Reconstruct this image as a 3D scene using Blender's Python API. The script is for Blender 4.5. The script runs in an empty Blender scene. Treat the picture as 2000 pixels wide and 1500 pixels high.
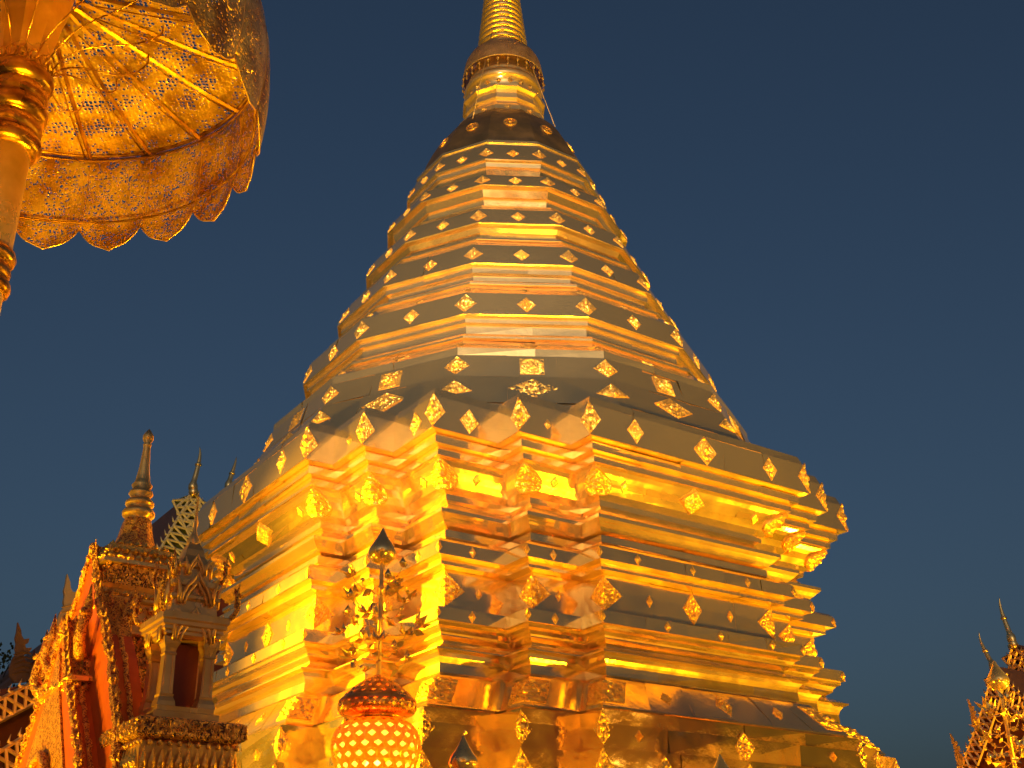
import bpy, bmesh, math, random
from mathutils import Vector, Matrix
R = math.radians
rng = random.Random(7)
scene = bpy.context.scene
col = scene.collection

# ---------------------------------------------------------------- camera
cam_d = bpy.data.cameras.new('camera'); cam = bpy.data.objects.new('camera', cam_d); col.objects.link(cam)
cam_d.sensor_width = 36.0; cam_d.lens = 41.4; cam_d.clip_start = 0.05; cam_d.clip_end = 3000
cam.location = (0, -20, 1.6)
cam.rotation_euler = (Matrix.Rotation(-0.00373, 4, 'Z') @ Matrix.Rotation(R(90) + 0.45117, 4, 'X') @ Matrix.Rotation(-0.01784, 4, 'Z')).to_euler()
scene.camera = cam

# ---------------------------------------------------------------- dusk sky, exposure
world = bpy.data.worlds.new('World'); scene.world = world; world.use_nodes = True
wn = world.node_tree.nodes; wl = world.node_tree.links
sky = wn.new('ShaderNodeTexSky'); sky.sky_type = 'NISHITA'; sky.sun_disc = False
sky.sun_elevation = R(9.0); sky.sun_rotation = R(180); sky.air_density = 1.0; sky.dust_density = 7.0; sky.ozone_density = 3.0
wl.new(sky.outputs['Color'], wn['Background'].inputs['Color'])
wn['Background'].inputs['Strength'].default_value = 0.049
scene.view_settings.view_transform = 'Standard'; scene.view_settings.look = 'None'
scene.view_settings.exposure = 0.0; scene.view_settings.gamma = 1.0

# ---------------------------------------------------------------- floodlights that light the court
WARM = (1.0, 0.52, 0.005)
def flood(loc, target, power, spread=150, size=0.45, color=WARM):
    l = bpy.data.lights.new('floodlight_lamp', 'AREA'); l.shape = 'RECTANGLE'; l.size = size; l.size_y = size * 0.7
    l.energy = power; l.color = color; l.spread = R(spread)
    o = bpy.data.objects.new('floodlight_lamp', l); col.objects.link(o); o.location = loc
    o.rotation_euler = (Vector(target) - Vector(loc)).to_track_quat('-Z', 'Y').to_euler()
    return o
FLOODS = [((-10.5, -11.0, 0.5), (-1.0, -3.0, 7.0), 620, 120), ((-4.6, -9.9, 0.5), (-1.6, -4.2, 5.0), 300, 90), ((4.5, -16.5, 0.5), (1.0, -2.5, 8.0), 110, 70),
          ((13.0, -8.5, 0.5), (3.0, -1.0, 7.0), 800, 120), ((14.5, -0.5, 0.5), (4, 0, 7.0), 1150, 120), ((-14.0, -2.0, 0.5), (-4, 0, 7.0), 320, 120), ((9.0, 14.0, 0.5), (2, 2, 8), 600, 120),
          # roof lamps on the left side of the court
          ((-12.0, -3.2, 7.0), (-0.6, -5.4, 5.5), 560, 36),
          # long throw lamps on the upper body and the spire
          ((-9.5, -13.5, 0.6), (0, 0, 15.5), 200, 40), ((10.5, -12.0, 0.6), (0, 0, 15.5), 260, 40), ((3.0, -18.5, 0.6), (0, 0, 16.0), 110, 36),
          # lamps under the parasol
          ((-1.3, -13.2, 0.4), (-1.7, -15.2, 6.1), 34, 60), ((-0.4, -18.4, 0.4), (-2.7, -14.4, 5.9), 38, 34),
          # added lamp left of the spired shrine, brightening its left faces and spire
          ((-5.6, -13.2, 0.4), (-3.1, -11.1, 4.6), 46, 60)]
for f in FLOODS: flood(*f)
flood((-4.0, -30.0, 10.2), (0, 0, 11.8), 360, 26, 0.8, (1.0, 0.78, 0.42))   # added pale lamp high behind the viewer, brightening the bell's front faces

# ---------------------------------------------------------------- helpers
class MB:
    def __init__(s): s.v = []; s.f = []; s.m = []; s.s = []
    def add(s, vs, fs, mat=0, smooth=False):
        k = len(s.v); s.v += [tuple(v) for v in vs]
        for f in fs: s.f.append([i + k for i in f]); s.m.append(mat); s.s.append(smooth)
    def box(s, c, d, mat=0, rot=None):
        x, y, z = d[0] / 2, d[1] / 2, d[2] / 2
        vs = [Vector((i * x, j * y, k * z)) for i in (-1, 1) for j in (-1, 1) for k in (-1, 1)]
        if rot is not None: vs = [rot @ v for v in vs]
        vs = [v + Vector(c) for v in vs]
        s.add(vs, [(0, 1, 3, 2), (4, 6, 7, 5), (0, 4, 5, 1), (2, 3, 7, 6), (0, 2, 6, 4), (1, 5, 7, 3)], mat)
    def loft(s, rings, mat=0, smooth=False, close=True, cap=(False, False)):
        n = len(rings[0]); vs = [p for r in rings for p in r]; fs = []
        for i in range(len(rings) - 1):
            for j in range(n if close else n - 1):
                a = i * n + j; b = i * n + (j + 1) % n
                fs.append((a, b, b + n, a + n))
        if cap[0]: fs.append(tuple(range(n))[::-1])
        if cap[1]: fs.append(tuple(range((len(rings) - 1) * n, len(rings) * n)))
        s.add(vs, fs, mat, smooth)
    def lathe(s, prof, n=24, c=(0, 0, 0), mat=0, smooth=True, cap=(False, False), ph=0.0):
        s.loft([[(c[0] + r * math.cos(2 * math.pi * k / n + ph), c[1] + r * math.sin(2 * math.pi * k / n + ph), c[2] + z) for k in range(n)] for r, z in prof], mat, smooth, True, cap)
    def tube(s, pts, rad, n=8, mat=0, smooth=True, cap=True):
        pts = [Vector(p) for p in pts]; rings = []
        rad = rad if hasattr(rad, '__len__') else [rad] * len(pts)
        up = Vector((0, 0, 1)); prev = None
        for i, p in enumerate(pts):
            t = (pts[min(i + 1, len(pts) - 1)] - pts[max(i - 1, 0)]).normalized()
            if prev is None:
                a = t.cross(up) if abs(t.z) < 0.95 else t.cross(Vector((1, 0, 0)))
            else: a = prev - t * prev.dot(t)
            a.normalize(); b = t.cross(a); prev = a
            rings.append([p + (a * math.cos(2 * math.pi * k / n) + b * math.sin(2 * math.pi * k / n)) * rad[i] for k in range(n)])
        s.loft(rings, mat, smooth, True, (cap, cap))
    def extrude(s, poly, d, fr, mat=0):
        # poly: (a,b) outline in the plane of fr=(origin, ax, ay); thickness d along ax x ay, both ways
        o, ax, ay = [Vector(q) for q in fr]; n = ax.cross(ay).normalized(); k = len(poly)
        vs = [o + ax * a + ay * b + n * d / 2 for a, b in poly] + [o + ax * a + ay * b - n * d / 2 for a, b in poly]
        s.add(vs, [tuple(range(k)), tuple(range(k, 2 * k))[::-1]] + [(i, i + k, (i + 1) % k + k, (i + 1) % k) for i in range(k)], mat)
    def build(s, name, mats, parent=None, loc=None):
        me = bpy.data.meshes.new(name); me.from_pydata(s.v, [], s.f)
        for m in (mats if isinstance(mats, (list, tuple)) else [mats]): me.materials.append(m)
        me.polygons.foreach_set('material_index', s.m); me.polygons.foreach_set('use_smooth', s.s)
        me.update()
        o = bpy.data.objects.new(name, me); col.objects.link(o)
        if parent: o.parent = parent
        if loc is not None: o.location = loc
        return o
def tag(o, label=None, cat=None, group=None, kind=None):
    for k, v in (('label', label), ('category', cat), ('group', group), ('kind', kind)):
        if v: o[k] = v
    return o
def thing(name, label, cat, loc=(0, 0, 0), rz=0, group=None):
    o = bpy.data.objects.new(name, None); col.objects.link(o); o.location = loc; o.rotation_euler = (0, 0, rz); o.empty_display_size = 0.2
    return tag(o, label, cat, group)
def lerp(a, b, t): return a + (b - a) * t

# ---------------------------------------------------------------- materials
def newmat(name):
    m = bpy.data.materials.new(name); m.use_nodes = True
    nt = m.node_tree; return m, nt, nt.nodes, nt.links, nt.nodes['Principled BSDF']
def metal(name, colr, r0, r1, warp=0.0, warp_s=1.3, fine=0.0, fine_s=30, dirt=None, dirt_s=2.5, vor=0.0, vor_s=20, wide=0.0, diff=0.0, stretch=(1, 1, 1)):
    m, nt, N, L, P = newmat(name)
    P.inputs['Metallic'].default_value = 1.0
    tc = N.new('ShaderNodeTexCoord'); mp = N.new('ShaderNodeMapping'); mp.inputs['Scale'].default_value = stretch
    L.new(tc.outputs['Object'], mp.inputs['Vector'])
    def noise(sc, det=2.0):
        n = N.new('ShaderNodeTexNoise'); n.inputs['Scale'].default_value = sc; n.inputs['Detail'].default_value = det
        L.new(mp.outputs['Vector'], n.inputs['Vector']); return n
    nr = noise(dirt_s, 5)
    mr = N.new('ShaderNodeMapRange'); mr.inputs[1].default_value = 0.3; mr.inputs[2].default_value = 0.7; mr.inputs[3].default_value = r0; mr.inputs[4].default_value = r1
    L.new(nr.outputs['Fac'], mr.inputs[0]); L.new(mr.outputs[0], P.inputs['Roughness'])
    if dirt:
        n2 = noise(dirt_s * 1.7, 8); cr = N.new('ShaderNodeValToRGB'); cr.color_ramp.elements[0].position = 0.35; cr.color_ramp.elements[1].position = 0.62
        cr.color_ramp.elements[0].color = (*dirt, 1); cr.color_ramp.elements[1].color = (*colr, 1)
        L.new(n2.outputs['Fac'], cr.inputs[0]); L.new(cr.outputs[0], P.inputs['Base Color'])
    else: P.inputs['Base Color'].default_value = (*colr, 1)
    P2_ = None
    if wide:
        P2_ = N.new('ShaderNodeBsdfPrincipled'); P2_.inputs['Metallic'].default_value = 1.0; P2_.inputs['Roughness'].default_value = 0.62
        P2_.inputs['Base Color'].default_value = (*colr, 1); mxs = N.new('ShaderNodeMixShader'); mxs.inputs[0].default_value = wide
        L.new(P.outputs[0], mxs.inputs[1]); L.new(P2_.outputs[0], mxs.inputs[2]); L.new(mxs.outputs[0], N['Material Output'].inputs['Surface'])
    D_ = None
    if diff:
        D_ = N.new('ShaderNodeBsdfDiffuse'); D_.inputs['Color'].default_value = (0.60, 0.52, 0.44, 1)
        mxd = N.new('ShaderNodeMixShader'); mxd.inputs[0].default_value = diff
        src = mxs.outputs[0] if wide else P.outputs[0]
        L.new(src, mxd.inputs[1]); L.new(D_.outputs[0], mxd.inputs[2]); L.new(mxd.outputs[0], N['Material Output'].inputs['Surface'])
    last = None
    def bump(src, st, dist):
        nonlocal last
        b = N.new('ShaderNodeBump'); b.inputs['Strength'].default_value = st; b.inputs['Distance'].default_value = dist
        L.new(src, b.inputs['Height'])
        if last: L.new(last, b.inputs['Normal'])
        last = b.outputs['Normal']
    if warp: bump(noise(warp_s, 1.5).outputs['Fac'], 1.0, warp)
    if fine: bump(noise(fine_s, 3).outputs['Fac'], 1.0, fine)
    if vor:
        v = N.new('ShaderNodeTexVoronoi'); v.inputs['Scale'].default_value = vor_s; L.new(mp.outputs['Vector'], v.inputs['Vector'])
        bump(v.outputs['Distance'], 1.0, vor)
    if last:
        L.new(last, P.inputs['Normal'])
        if P2_: L.new(last, P2_.inputs['Normal'])
        if D_: L.new(last, D_.inputs['Normal'])
    return m
def matte(name, colr, rough=0.8, colr2=None, sc=4.0, bump=0.0, bs=30):
    m, nt, N, L, P = newmat(name); P.inputs['Roughness'].default_value = rough
    tc = N.new('ShaderNodeTexCoord')
    n = N.new('ShaderNodeTexNoise'); n.inputs['Scale'].default_value = sc; n.inputs['Detail'].default_value = 6; L.new(tc.outputs['Object'], n.inputs['Vector'])
    mx = N.new('ShaderNodeMix'); mx.data_type = 'RGBA'; L.new(n.outputs['Fac'], mx.inputs[0])
    mx.inputs[6].default_value = (*colr, 1); mx.inputs[7].default_value = (*(colr2 or [c * 0.7 for c in colr]), 1)
    L.new(mx.outputs[2], P.inputs['Base Color'])
    if bump:
        n2 = N.new('ShaderNodeTexNoise'); n2.inputs['Scale'].default_value = bs; n2.inputs['Detail'].default_value = 4; L.new(tc.outputs['Object'], n2.inputs['Vector'])
        b = N.new('ShaderNodeBump'); b.inputs['Distance'].default_value = bump; L.new(n2.outputs['Fac'], b.inputs['Height']); L.new(b.outputs['Normal'], P.inputs['Normal'])
    return m
G = (1.0, 0.71, 0.34)
M_sheet = metal('gold_sheet', G, 0.07, 0.20, warp=0.013, warp_s=1.0, fine=0.0022, fine_s=7, wide=0.07, diff=0.055)
M_mirror = metal('polished_gold_sheet', G, 0.06, 0.16, warp=0.05, warp_s=0.9, fine=0.003, fine_s=6, diff=0.08)
M_emb = metal('embossed_gold', (0.95, 0.56, 0.12), 0.20, 0.34, fine=0.012, fine_s=40, wide=0.25, diff=0.05)
M_spire = metal('spire_gold', G, 0.12, 0.24, warp=0.008, warp_s=2.5, wide=0.32, diff=0.06)
M_dome = metal('dull_copper_sheet', (0.25, 0.145, 0.085), 0.38, 0.55, warp=0.01, dirt=(0.16, 0.095, 0.06), diff=0.03)
M_shade = metal('dull_mesh_metal', (0.55, 0.34, 0.20), 0.45, 0.6, fine=0.01, fine_s=60, diff=0.2)

# ---------------------------------------------------------------- ground
def sheet(name, x0, x1, y0, y1, z, mat, kind):
    b = MB(); b.add([(x0, y0, z), (x1, y0, z), (x1, y1, z), (x0, y1, z)], [(0, 1, 2, 3)]); return tag(b.build(name, mat), kind=kind)
M_floor = matte('court_marble', (0.42, 0.36, 0.28), 0.35, (0.30, 0.26, 0.20), 0.8)
M_earth = matte('dark_hillside_earth', (0.05, 0.06, 0.03), 0.9)
sheet('ground', -1500, 1500, -1500, 1500, -0.05, M_earth, 'structure')
sheet('courtyard_floor', -24, 24, -26, 24, 0.0, M_floor, 'structure')
def pierced(name, colr, scale, hole, rough=0.35, warp=0.35, dots=False, dirt=(0.30, 0.14, 0.04)):
    m, nt, N, L, P = newmat(name); P.inputs['Metallic'].default_value = 0.72; P.inputs['Roughness'].default_value = rough
    tc = N.new('ShaderNodeTexCoord')
    n = N.new('ShaderNodeTexNoise'); n.inputs['Scale'].default_value = scale * 0.22; n.inputs['Detail'].default_value = 1; L.new(tc.outputs['Object'], n.inputs['Vector'])
    mixv = N.new('ShaderNodeMix'); mixv.data_type = 'VECTOR'; mixv.inputs[0].default_value = warp * 0.12
    L.new(tc.outputs['Object'], mixv.inputs[4]); L.new(n.outputs['Color'], mixv.inputs[5])
    v = N.new('ShaderNodeTexVoronoi'); v.inputs['Scale'].default_value = scale; v.inputs['Randomness'].default_value = 0.45 if dots else 0.9
    L.new(mixv.outputs[1], v.inputs['Vector'])
    v2 = N.new('ShaderNodeTexNoise'); v2.inputs['Scale'].default_value = scale * 0.16; L.new(tc.outputs['Object'], v2.inputs['Vector'])
    th = N.new('ShaderNodeMath'); th.operation = 'MULTIPLY'; L.new(v2.outputs['Fac'], th.inputs[0]); th.inputs[1].default_value = hole * 2
    gt = N.new('ShaderNodeMath'); gt.operation = 'GREATER_THAN'; L.new(v.outputs['Distance'], gt.inputs[0]); L.new(th.outputs[0], gt.inputs[1])
    L.new(gt.outputs[0], P.inputs['Alpha'])
    d = N.new('ShaderNodeTexNoise'); d.inputs['Scale'].default_value = 5; d.inputs['Detail'].default_value = 8; L.new(tc.outputs['Object'], d.inputs['Vector'])
    cr = N.new('ShaderNodeValToRGB'); cr.color_ramp.elements[0].position = 0.36; cr.color_ramp.elements[1].position = 0.62
    cr.color_ramp.elements[0].color = (*dirt, 1); cr.color_ramp.elements[1].color = (*colr, 1); L.new(d.outputs['Fac'], cr.inputs[0]); L.new(cr.outputs[0], P.inputs['Base Color'])
    b = N.new('ShaderNodeBump'); b.inputs['Distance'].default_value = 0.006; L.new(v.outputs['Distance'], b.inputs['Height'])
    n3 = N.new('ShaderNodeTexNoise'); n3.inputs['Scale'].default_value = scale * 2.2; L.new(tc.outputs['Object'], n3.inputs['Vector'])
    b2 = N.new('ShaderNodeBump'); b2.inputs['Distance'].default_value = 0.003; L.new(n3.outputs['Fac'], b2.inputs['Height']); L.new(b.outputs['Normal'], b2.inputs['Normal'])
    L.new(b2.outputs['Normal'], P.inputs['Normal'])
    return m
M_mesh = pierced('dull_wire_mesh', (0.55, 0.36, 0.24), 60, 0.30, 0.5, 0.2, dots=True, dirt=(0.4, 0.26, 0.18))
# ================================================================ the chedi
CH = thing('golden_chedi', 'tall tiered golden chedi of sheet metal with stepped corners and ringed spire', 'stupa', (0, 0, 0), R(34.91 - 90))
ZC = 1.6
P1, P2, Q1, Q2 = 1.053, 0.879, 0.496, 0.434
def plan(c):
    q = [(c + Q1 + Q2, c - P1 - P2), (c + Q1, c - P1 - P2), (c + Q1, c - P1), (c, c - P1), (c, c), (c - P1, c), (c - P1, c + Q1), (c - P1 - P2, c + Q1), (c - P1 - P2, c + Q1 + Q2)]
    out = []
    for k in range(4):
        for a, b in q:
            for _ in range(k): a, b = -b, a
            out.append((a, b))
    return out
def gon(r): return [(r * math.cos(R(-45 + 30 * k)), r * math.sin(R(-45 + 30 * k))) for k in range(12)]
def sweep(mb, fn, prof, panel=0.85, jit=0.007, mat=0):
    for i in range(len(prof) - 1):
        (c0, z0), (c1, z1) = prof[i], prof[i + 1]; z0 += ZC; z1 += ZC
        A, B = fn(c0), fn(c1); n = len(A); hgt = math.hypot(c1 - c0, z1 - z0)
        for j in range(n):
            a0 = Vector((*A[j], z0)); a1 = Vector((*A[(j + 1) % n], z0)); b0 = Vector((*B[j], z1)); b1 = Vector((*B[(j + 1) % n], z1))
            ln = (a1 - a0).length; nrm = (a1 - a0).cross(b0 - a0).normalized()
            k = max(1, round(ln / panel)) if hgt > 0.1 else 1
            off = rng.uniform(-0.12, 0.12)
            ts = [0] + [min(max((q + off) / k, 0.02), 0.98) for q in range(1, k)] + [1]
            for q in range(k):
                t0, t1 = ts[q], ts[q + 1]; vs = []
                for p0, p1, t in ((a0, a1, t0), (a0, a1, t1), (b0, b1, t1), (b0, b1, t0)):
                    p = p0.lerp(p1, t)
                    if 0 < t < 1: p = p + nrm * rng.uniform(-jit, jit)
                    vs.append(p)
                mb.add(vs, [(0, 1, 2, 3)], mat)
def plaque(parent, name, c, dl, dr, up, w, h, shape='rhomb', n=9, rel=0.011, thick=0.009, mat=None, rim=True):
    # folded embossed plate: dl/dr run along the two faces away from the fold, up along the edge
    c, dl, dr, up = Vector(c), Vector(dl).normalized(), Vector(dr).normalized(), Vector(up).normalized()
    nr = dr.cross(up).normalized(); nl = (-dl).cross(up).normalized(); nm = (nl + nr).normalized()
    w *= 0.92; h *= 0.92
    n = n + n // 2 if n > 5 else n; n += n % 2 if shape in ('rhomb', 'tri') and n > 5 else 0
    vs = []; N1 = n + 1; cen = []
    for i in range(N1):
        for j in range(N1):
            a = 2 * i / n - 1; b = 2 * j / n - 1
            edge = i in (0, n) or j in (0, n)
            if shape == 'rhomb': s, t = (a + b) / 2, (a - b) / 2
            elif shape == 'square': s, t = a, b
            elif shape == 'tri': s, t = (a + b) / 2, (a - b) / 2; t = t if t > 0 else t * 0.35
            elif shape == 'band': s, t = a, b
            elif shape == 'pear':
                ang = math.atan2(b, a); rr = max(abs(a), abs(b)); s = rr * math.cos(ang); t = rr * math.sin(ang)
                s *= (1.0 if t < 0 else 1.0 - 0.55 * t * t); 
            if edge and (i + j) % 2 and shape in ('rhomb', 'tri'): s *= 0.93; t *= 0.93
            r = math.hypot(s, t)
            hgt = 0.0 if edge else thick * 0.5 + rel * rng.uniform(-1, 1) + (rel * 1.6 if r < 0.22 else 0) + rel * 0.6 * math.cos(r * 14)
            nv = nm if abs(s) < 1e-6 else (nr if s > 0 else nl)
            vs.append(c + (dr * (s * w) if s >= 0 else dl * (-s * w)) + up * (t * h) + nv * (thick + hgt))
    fs = []
    for i in range(n):
        for j in range(n):
            k = i * N1 + j; fs += [(k, k + N1, k + 1), (k + 1, k + N1, k + N1 + 1)]
    bd = [j for j in range(N1)] + [i * N1 + n for i in range(1, N1)] + [n * N1 + j for j in range(n - 1, -1, -1)] + [i * N1 for i in range(n - 1, 0, -1)]
    base = len(vs)
    for q in bd:
        v = vs[q]; d = (v - c); s = d.dot(dr) - d.dot(dl); nv = nr if s > 0 else nl
        vs.append(v - nv * (thick + 0.02))
    for q in range(len(bd)):
        a, b = bd[q], bd[(q + 1) % len(bd)]; fs.append((a, b, base + (q + 1) % len(bd), base + q))
    # orient outward
    f0 = fs[len(fs) // 3]; nn = (vs[f0[1]] - vs[f0[0]]).cross(vs[f0[2]] - vs[f0[0]])
    if nn.dot(nm) < 0: fs = [f[::-1] for f in fs]
    mb = MB(); mb.add(vs, fs); return mb.build(name, mat or M_emb, parent)
def part(name, fn, prof, mat, panel=0.85, jit=0.007):
    mb = MB(); sweep(mb, fn, prof, panel, jit); return mb.build(name, mat, CH)
def fpt(fn, j, t, lo, hi, s):
    # point and frame on face j of a swept band between profile points lo and hi (s along the height, t along the face)
    A, B = fn(lo[0]), fn(hi[0]); n = len(A)
    a0 = Vector((*A[j % n], lo[1] + ZC)); a1 = Vector((*A[(j + 1) % n], lo[1] + ZC)); b0 = Vector((*B[j % n], hi[1] + ZC)); b1 = Vector((*B[(j + 1) % n], hi[1] + ZC))
    e = (a1 - a0).normalized(); p = a0.lerp(a1, t).lerp(b0.lerp(b1, t), s)
    n_ = e.cross(((b0 + b1) - (a0 + a1))).normalized(); return p, e, n_.cross(e).normalized()
def face_pl(parent, name, fn, j, t, lo, hi, s, w, h, **k):
    p, e, u = fpt(fn, j, t, lo, hi, s); return plaque(parent, name, p, -e, e, u, w, h, **k)
def edge_pl(parent, name, fn, j, lo, hi, s, w, h, **k):
    A, B = fn(lo[0]), fn(hi[0]); n = len(A); j %= n
    a = Vector((*A[j], lo[1] + ZC)); b = Vector((*B[j], hi[1] + ZC))
    e1 = Vector((A[j][0] - A[j - 1][0], A[j][1] - A[j - 1][1], 0)); e2 = Vector((A[(j + 1) % n][0] - A[j][0], A[(j + 1) % n][1] - A[j][1], 0))
    return plaque(parent, name, a.lerp(b, s), -e1, e2, b - a, w, h, **k)
# --- square, redented base: profile (offset c, height) from the ground up
prof = dict(
 plinth=[(4.95, -1.6), (4.95, -0.9), (4.6, -0.88), (4.6, 0.3), (4.34, 0.32), (4.34, 1.25), (4.33, 1.255), (4.33, 2.18), (4.27, 2.19), (4.27, 2.47), (4.232, 2.475), (4.24, 2.645), (4.10, 2.66)],
 slope_skirt=[(4.10, 2.66), (4.145, 2.70), (4.135, 2.715), (3.80, 3.145), (3.67, 3.16)],
 base_moulding=[(3.67, 3.16), (3.705, 3.205), (3.70, 3.325), (3.71, 3.36), (3.725, 3.40), (3.76, 3.445), (3.824, 3.475), (3.824, 3.495), (3.70, 3.56), (3.585, 3.612), (3.586, 3.64), (3.669, 3.685), (3.669, 3.70), (3.675, 3.725), (3.71, 3.765), (3.765, 3.79), (3.77, 3.83), (3.812, 3.846), (3.804, 4.015), (3.64, 4.055), (3.53, 4.08)],
 wall_course=[(3.53, 4.08), (3.525, 4.60), (3.55, 4.605)],
 band_moulding=[(3.55, 4.605), (3.677, 4.618), (3.675, 4.70), (3.795, 4.714), (3.78, 4.895), (3.734, 4.944), (3.60, 4.97), (3.50, 5.03), (3.53, 5.06), (3.53, 5.16), (3.44, 5.19), (3.548, 5.213), (3.59, 5.25), (3.64, 5.30), (3.69, 5.345), (3.69, 5.395), (3.47, 5.49), (3.417, 5.55), (3.44, 5.575), (3.507, 5.596), (3.514, 5.677)],
 frieze=[(3.514, 5.677), (3.55, 5.70), (3.614, 5.744), (3.67, 5.833), (3.717, 5.923), (3.754, 5.979), (3.80, 6.03), (3.84, 6.056)],
 cornice=[(3.84, 6.056), (3.862, 6.06), (3.862, 6.159), (3.84, 6.175), (3.955, 6.19), (3.963, 6.30), (3.94, 6.315), (4.07, 6.325)],
 fascia=[(4.07, 6.325), (4.083, 6.332), (4.066, 6.80), (4.048, 6.805), (4.0, 6.95), (3.2, 7.15)])
parts = {}
for k, pr in prof.items():
    parts[k] = part(k, plan, pr, M_mirror if k in ('plinth',) else M_sheet, 0.8 if k != 'plinth' else 1.3, 0.008 if k != 'plinth' else 0.014)
def convex():
    # visible corners: near corner (index block 3, local (+,-)), right-hand and left-hand corners
    return [27 + k for k in (0, 2, 4, 6, 8)] + [0 + k for k in (0, 2, 4, 6, 8)] + [18 + k for k in (0, 2, 4, 6, 8)]
lo, hi = (4.083, 6.332), (4.066, 6.80)
for j in convex():
    edge_pl(parts['fascia'], 'corner_plaque', plan, j, lo, hi, 0.55, 0.21, 0.275, n=10)
    edge_pl(parts['wall_course'], 'corner_plaque', plan, j, (3.53, 4.08), (3.525, 4.60), 0.5, 0.34, 0.265, n=10)
    edge_pl(parts['slope_skirt'], 'corner_plaque', plan, j, (4.135, 2.715), (3.80, 3.145), 0.5, 0.36, 0.27, shape='square', n=10, rel=0.014)
    edge_pl(parts['plinth'], 'corner_plaque', plan, j, (4.33, 1.255), (4.33, 2.18), 0.72, 0.2, 0.27)
    edge_pl(parts['plinth'], 'corner_rosette', plan, j, (4.27, 2.19), (4.24, 2.645), 0.5, 0.19, 0.22)
    edge_pl(parts['frieze'], 'medallion', plan, j, (3.60, 5.72), (3.82, 6.04), 0.46, 0.27, 0.24, shape='pear', n=12, rel=0.014, thick=0.026)
    edge_pl(parts['band_moulding'], 'small_plaque', plan, j, (3.795, 4.714), (3.78, 4.895), 0.5, 0.06, 0.085, n=4, rel=0.005, thick=0.01)
    edge_pl(parts['base_moulding'], 'small_plaque', plan, j, (3.812, 3.846), (3.804, 4.015), 0.5, 0.06, 0.085, n=4, rel=0.005, thick=0.01)
# face 35 is the right-hand great face, face 26 the left-hand one
for j in (35, 26):
    for t, w, h in ((0.5, 0.24, 0.25), (0.19, 0.16, 0.21), (0.81, 0.16, 0.21)):
        face_pl(parts['fascia'], 'diamond_plaque', plan, j, t, lo, hi, 0.5, w, h, n=10)
    face_pl(parts['frieze'], 'flower_plaque', plan, j, 0.5, (3.60, 5.72), (3.82, 6.04), 0.5, 0.25, 0.2, n=10, thick=0.022)
    for t in (0.14, 0.86): face_pl(parts['frieze'], 'small_plaque', plan, j, t, (3.60, 5.72), (3.82, 6.04), 0.45, 0.07, 0.1, n=4, rel=0.005)
    face_pl(parts['wall_course'], 'diamond_plaque', plan, j, 0.5, (3.53, 4.08), (3.525, 4.60), 0.5, 0.19, 0.255, n=10)
    for t in (0.25, 0.73): face_pl(parts['wall_course'], 'small_plaque', plan, j, t, (3.53, 4.08), (3.525, 4.60), 0.5, 0.06, 0.09, n=4, rel=0.005)
    for t in (0.18, 0.45, 0.74):
        face_pl(parts['band_moulding'], 'small_plaque', plan, j, t, (3.795, 4.714), (3.78, 4.895), 0.5, 0.06, 0.08, n=4, rel=0.005, thick=0.01)
    for t in (0.3, 0.56, 0.83): face_pl(parts['base_moulding'], 'small_plaque', plan, j, t, (3.812, 3.846), (3.804, 4.015), 0.5, 0.06, 0.08, n=4, rel=0.005, thick=0.01)
    for t, w, h in ((0.25, 0.10, 0.12), (0.5, 0.16, 0.22), (0.75, 0.10, 0.12)):
        face_pl(parts['slope_skirt'], 'diamond_plaque', plan, j, t, (4.135, 2.715), (3.80, 3.145), 0.5, w, h, n=6, rel=0.014)
    for t in (0.2, 0.5, 0.8): face_pl(parts['plinth'], 'diamond_plaque', plan, j, t, (4.33, 1.255), (4.33, 2.18), 0.72, 0.2, 0.25)
    for t, w in ((0.12, 0.07), (0.5, 0.2), (0.86, 0.07)): face_pl(parts['plinth'], 'diamond_plaque', plan, j, t, (4.27, 2.19), (4.27, 2.47), 0.6, w, w * 1.1)
# short step faces of the near corner: one big and some tiny plaques
for j in (28, 29, 30, 31, 32, 33, 34):
    A = plan(4.0); ln = math.dist(A[j], A[(j + 1) % 36]); big = ln > 0.95
    if ln > 0.7:
        face_pl(parts['fascia'], 'diamond_plaque', plan, j, 0.55, lo, hi, 0.45, 0.17 if big else 0.06, 0.2 if big else 0.08, n=8 if big else 4)
        for lo2, hi2, pn in (((3.795, 4.714), (3.78, 4.895), 'band_moulding'), ((3.812, 3.846), (3.804, 4.015), 'base_moulding'), ((3.53, 4.08), (3.525, 4.60), 'wall_course')):
            face_pl(parts[pn], 'small_plaque', plan, j, 0.5, lo2, hi2, 0.5, 0.06, 0.085, n=4, rel=0.005, thick=0.01)
        face_pl(parts['frieze'], 'small_plaque', plan, j, 0.55, (3.60, 5.72), (3.82, 6.04), 0.5, 0.07, 0.09, n=4, rel=0.005)

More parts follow.
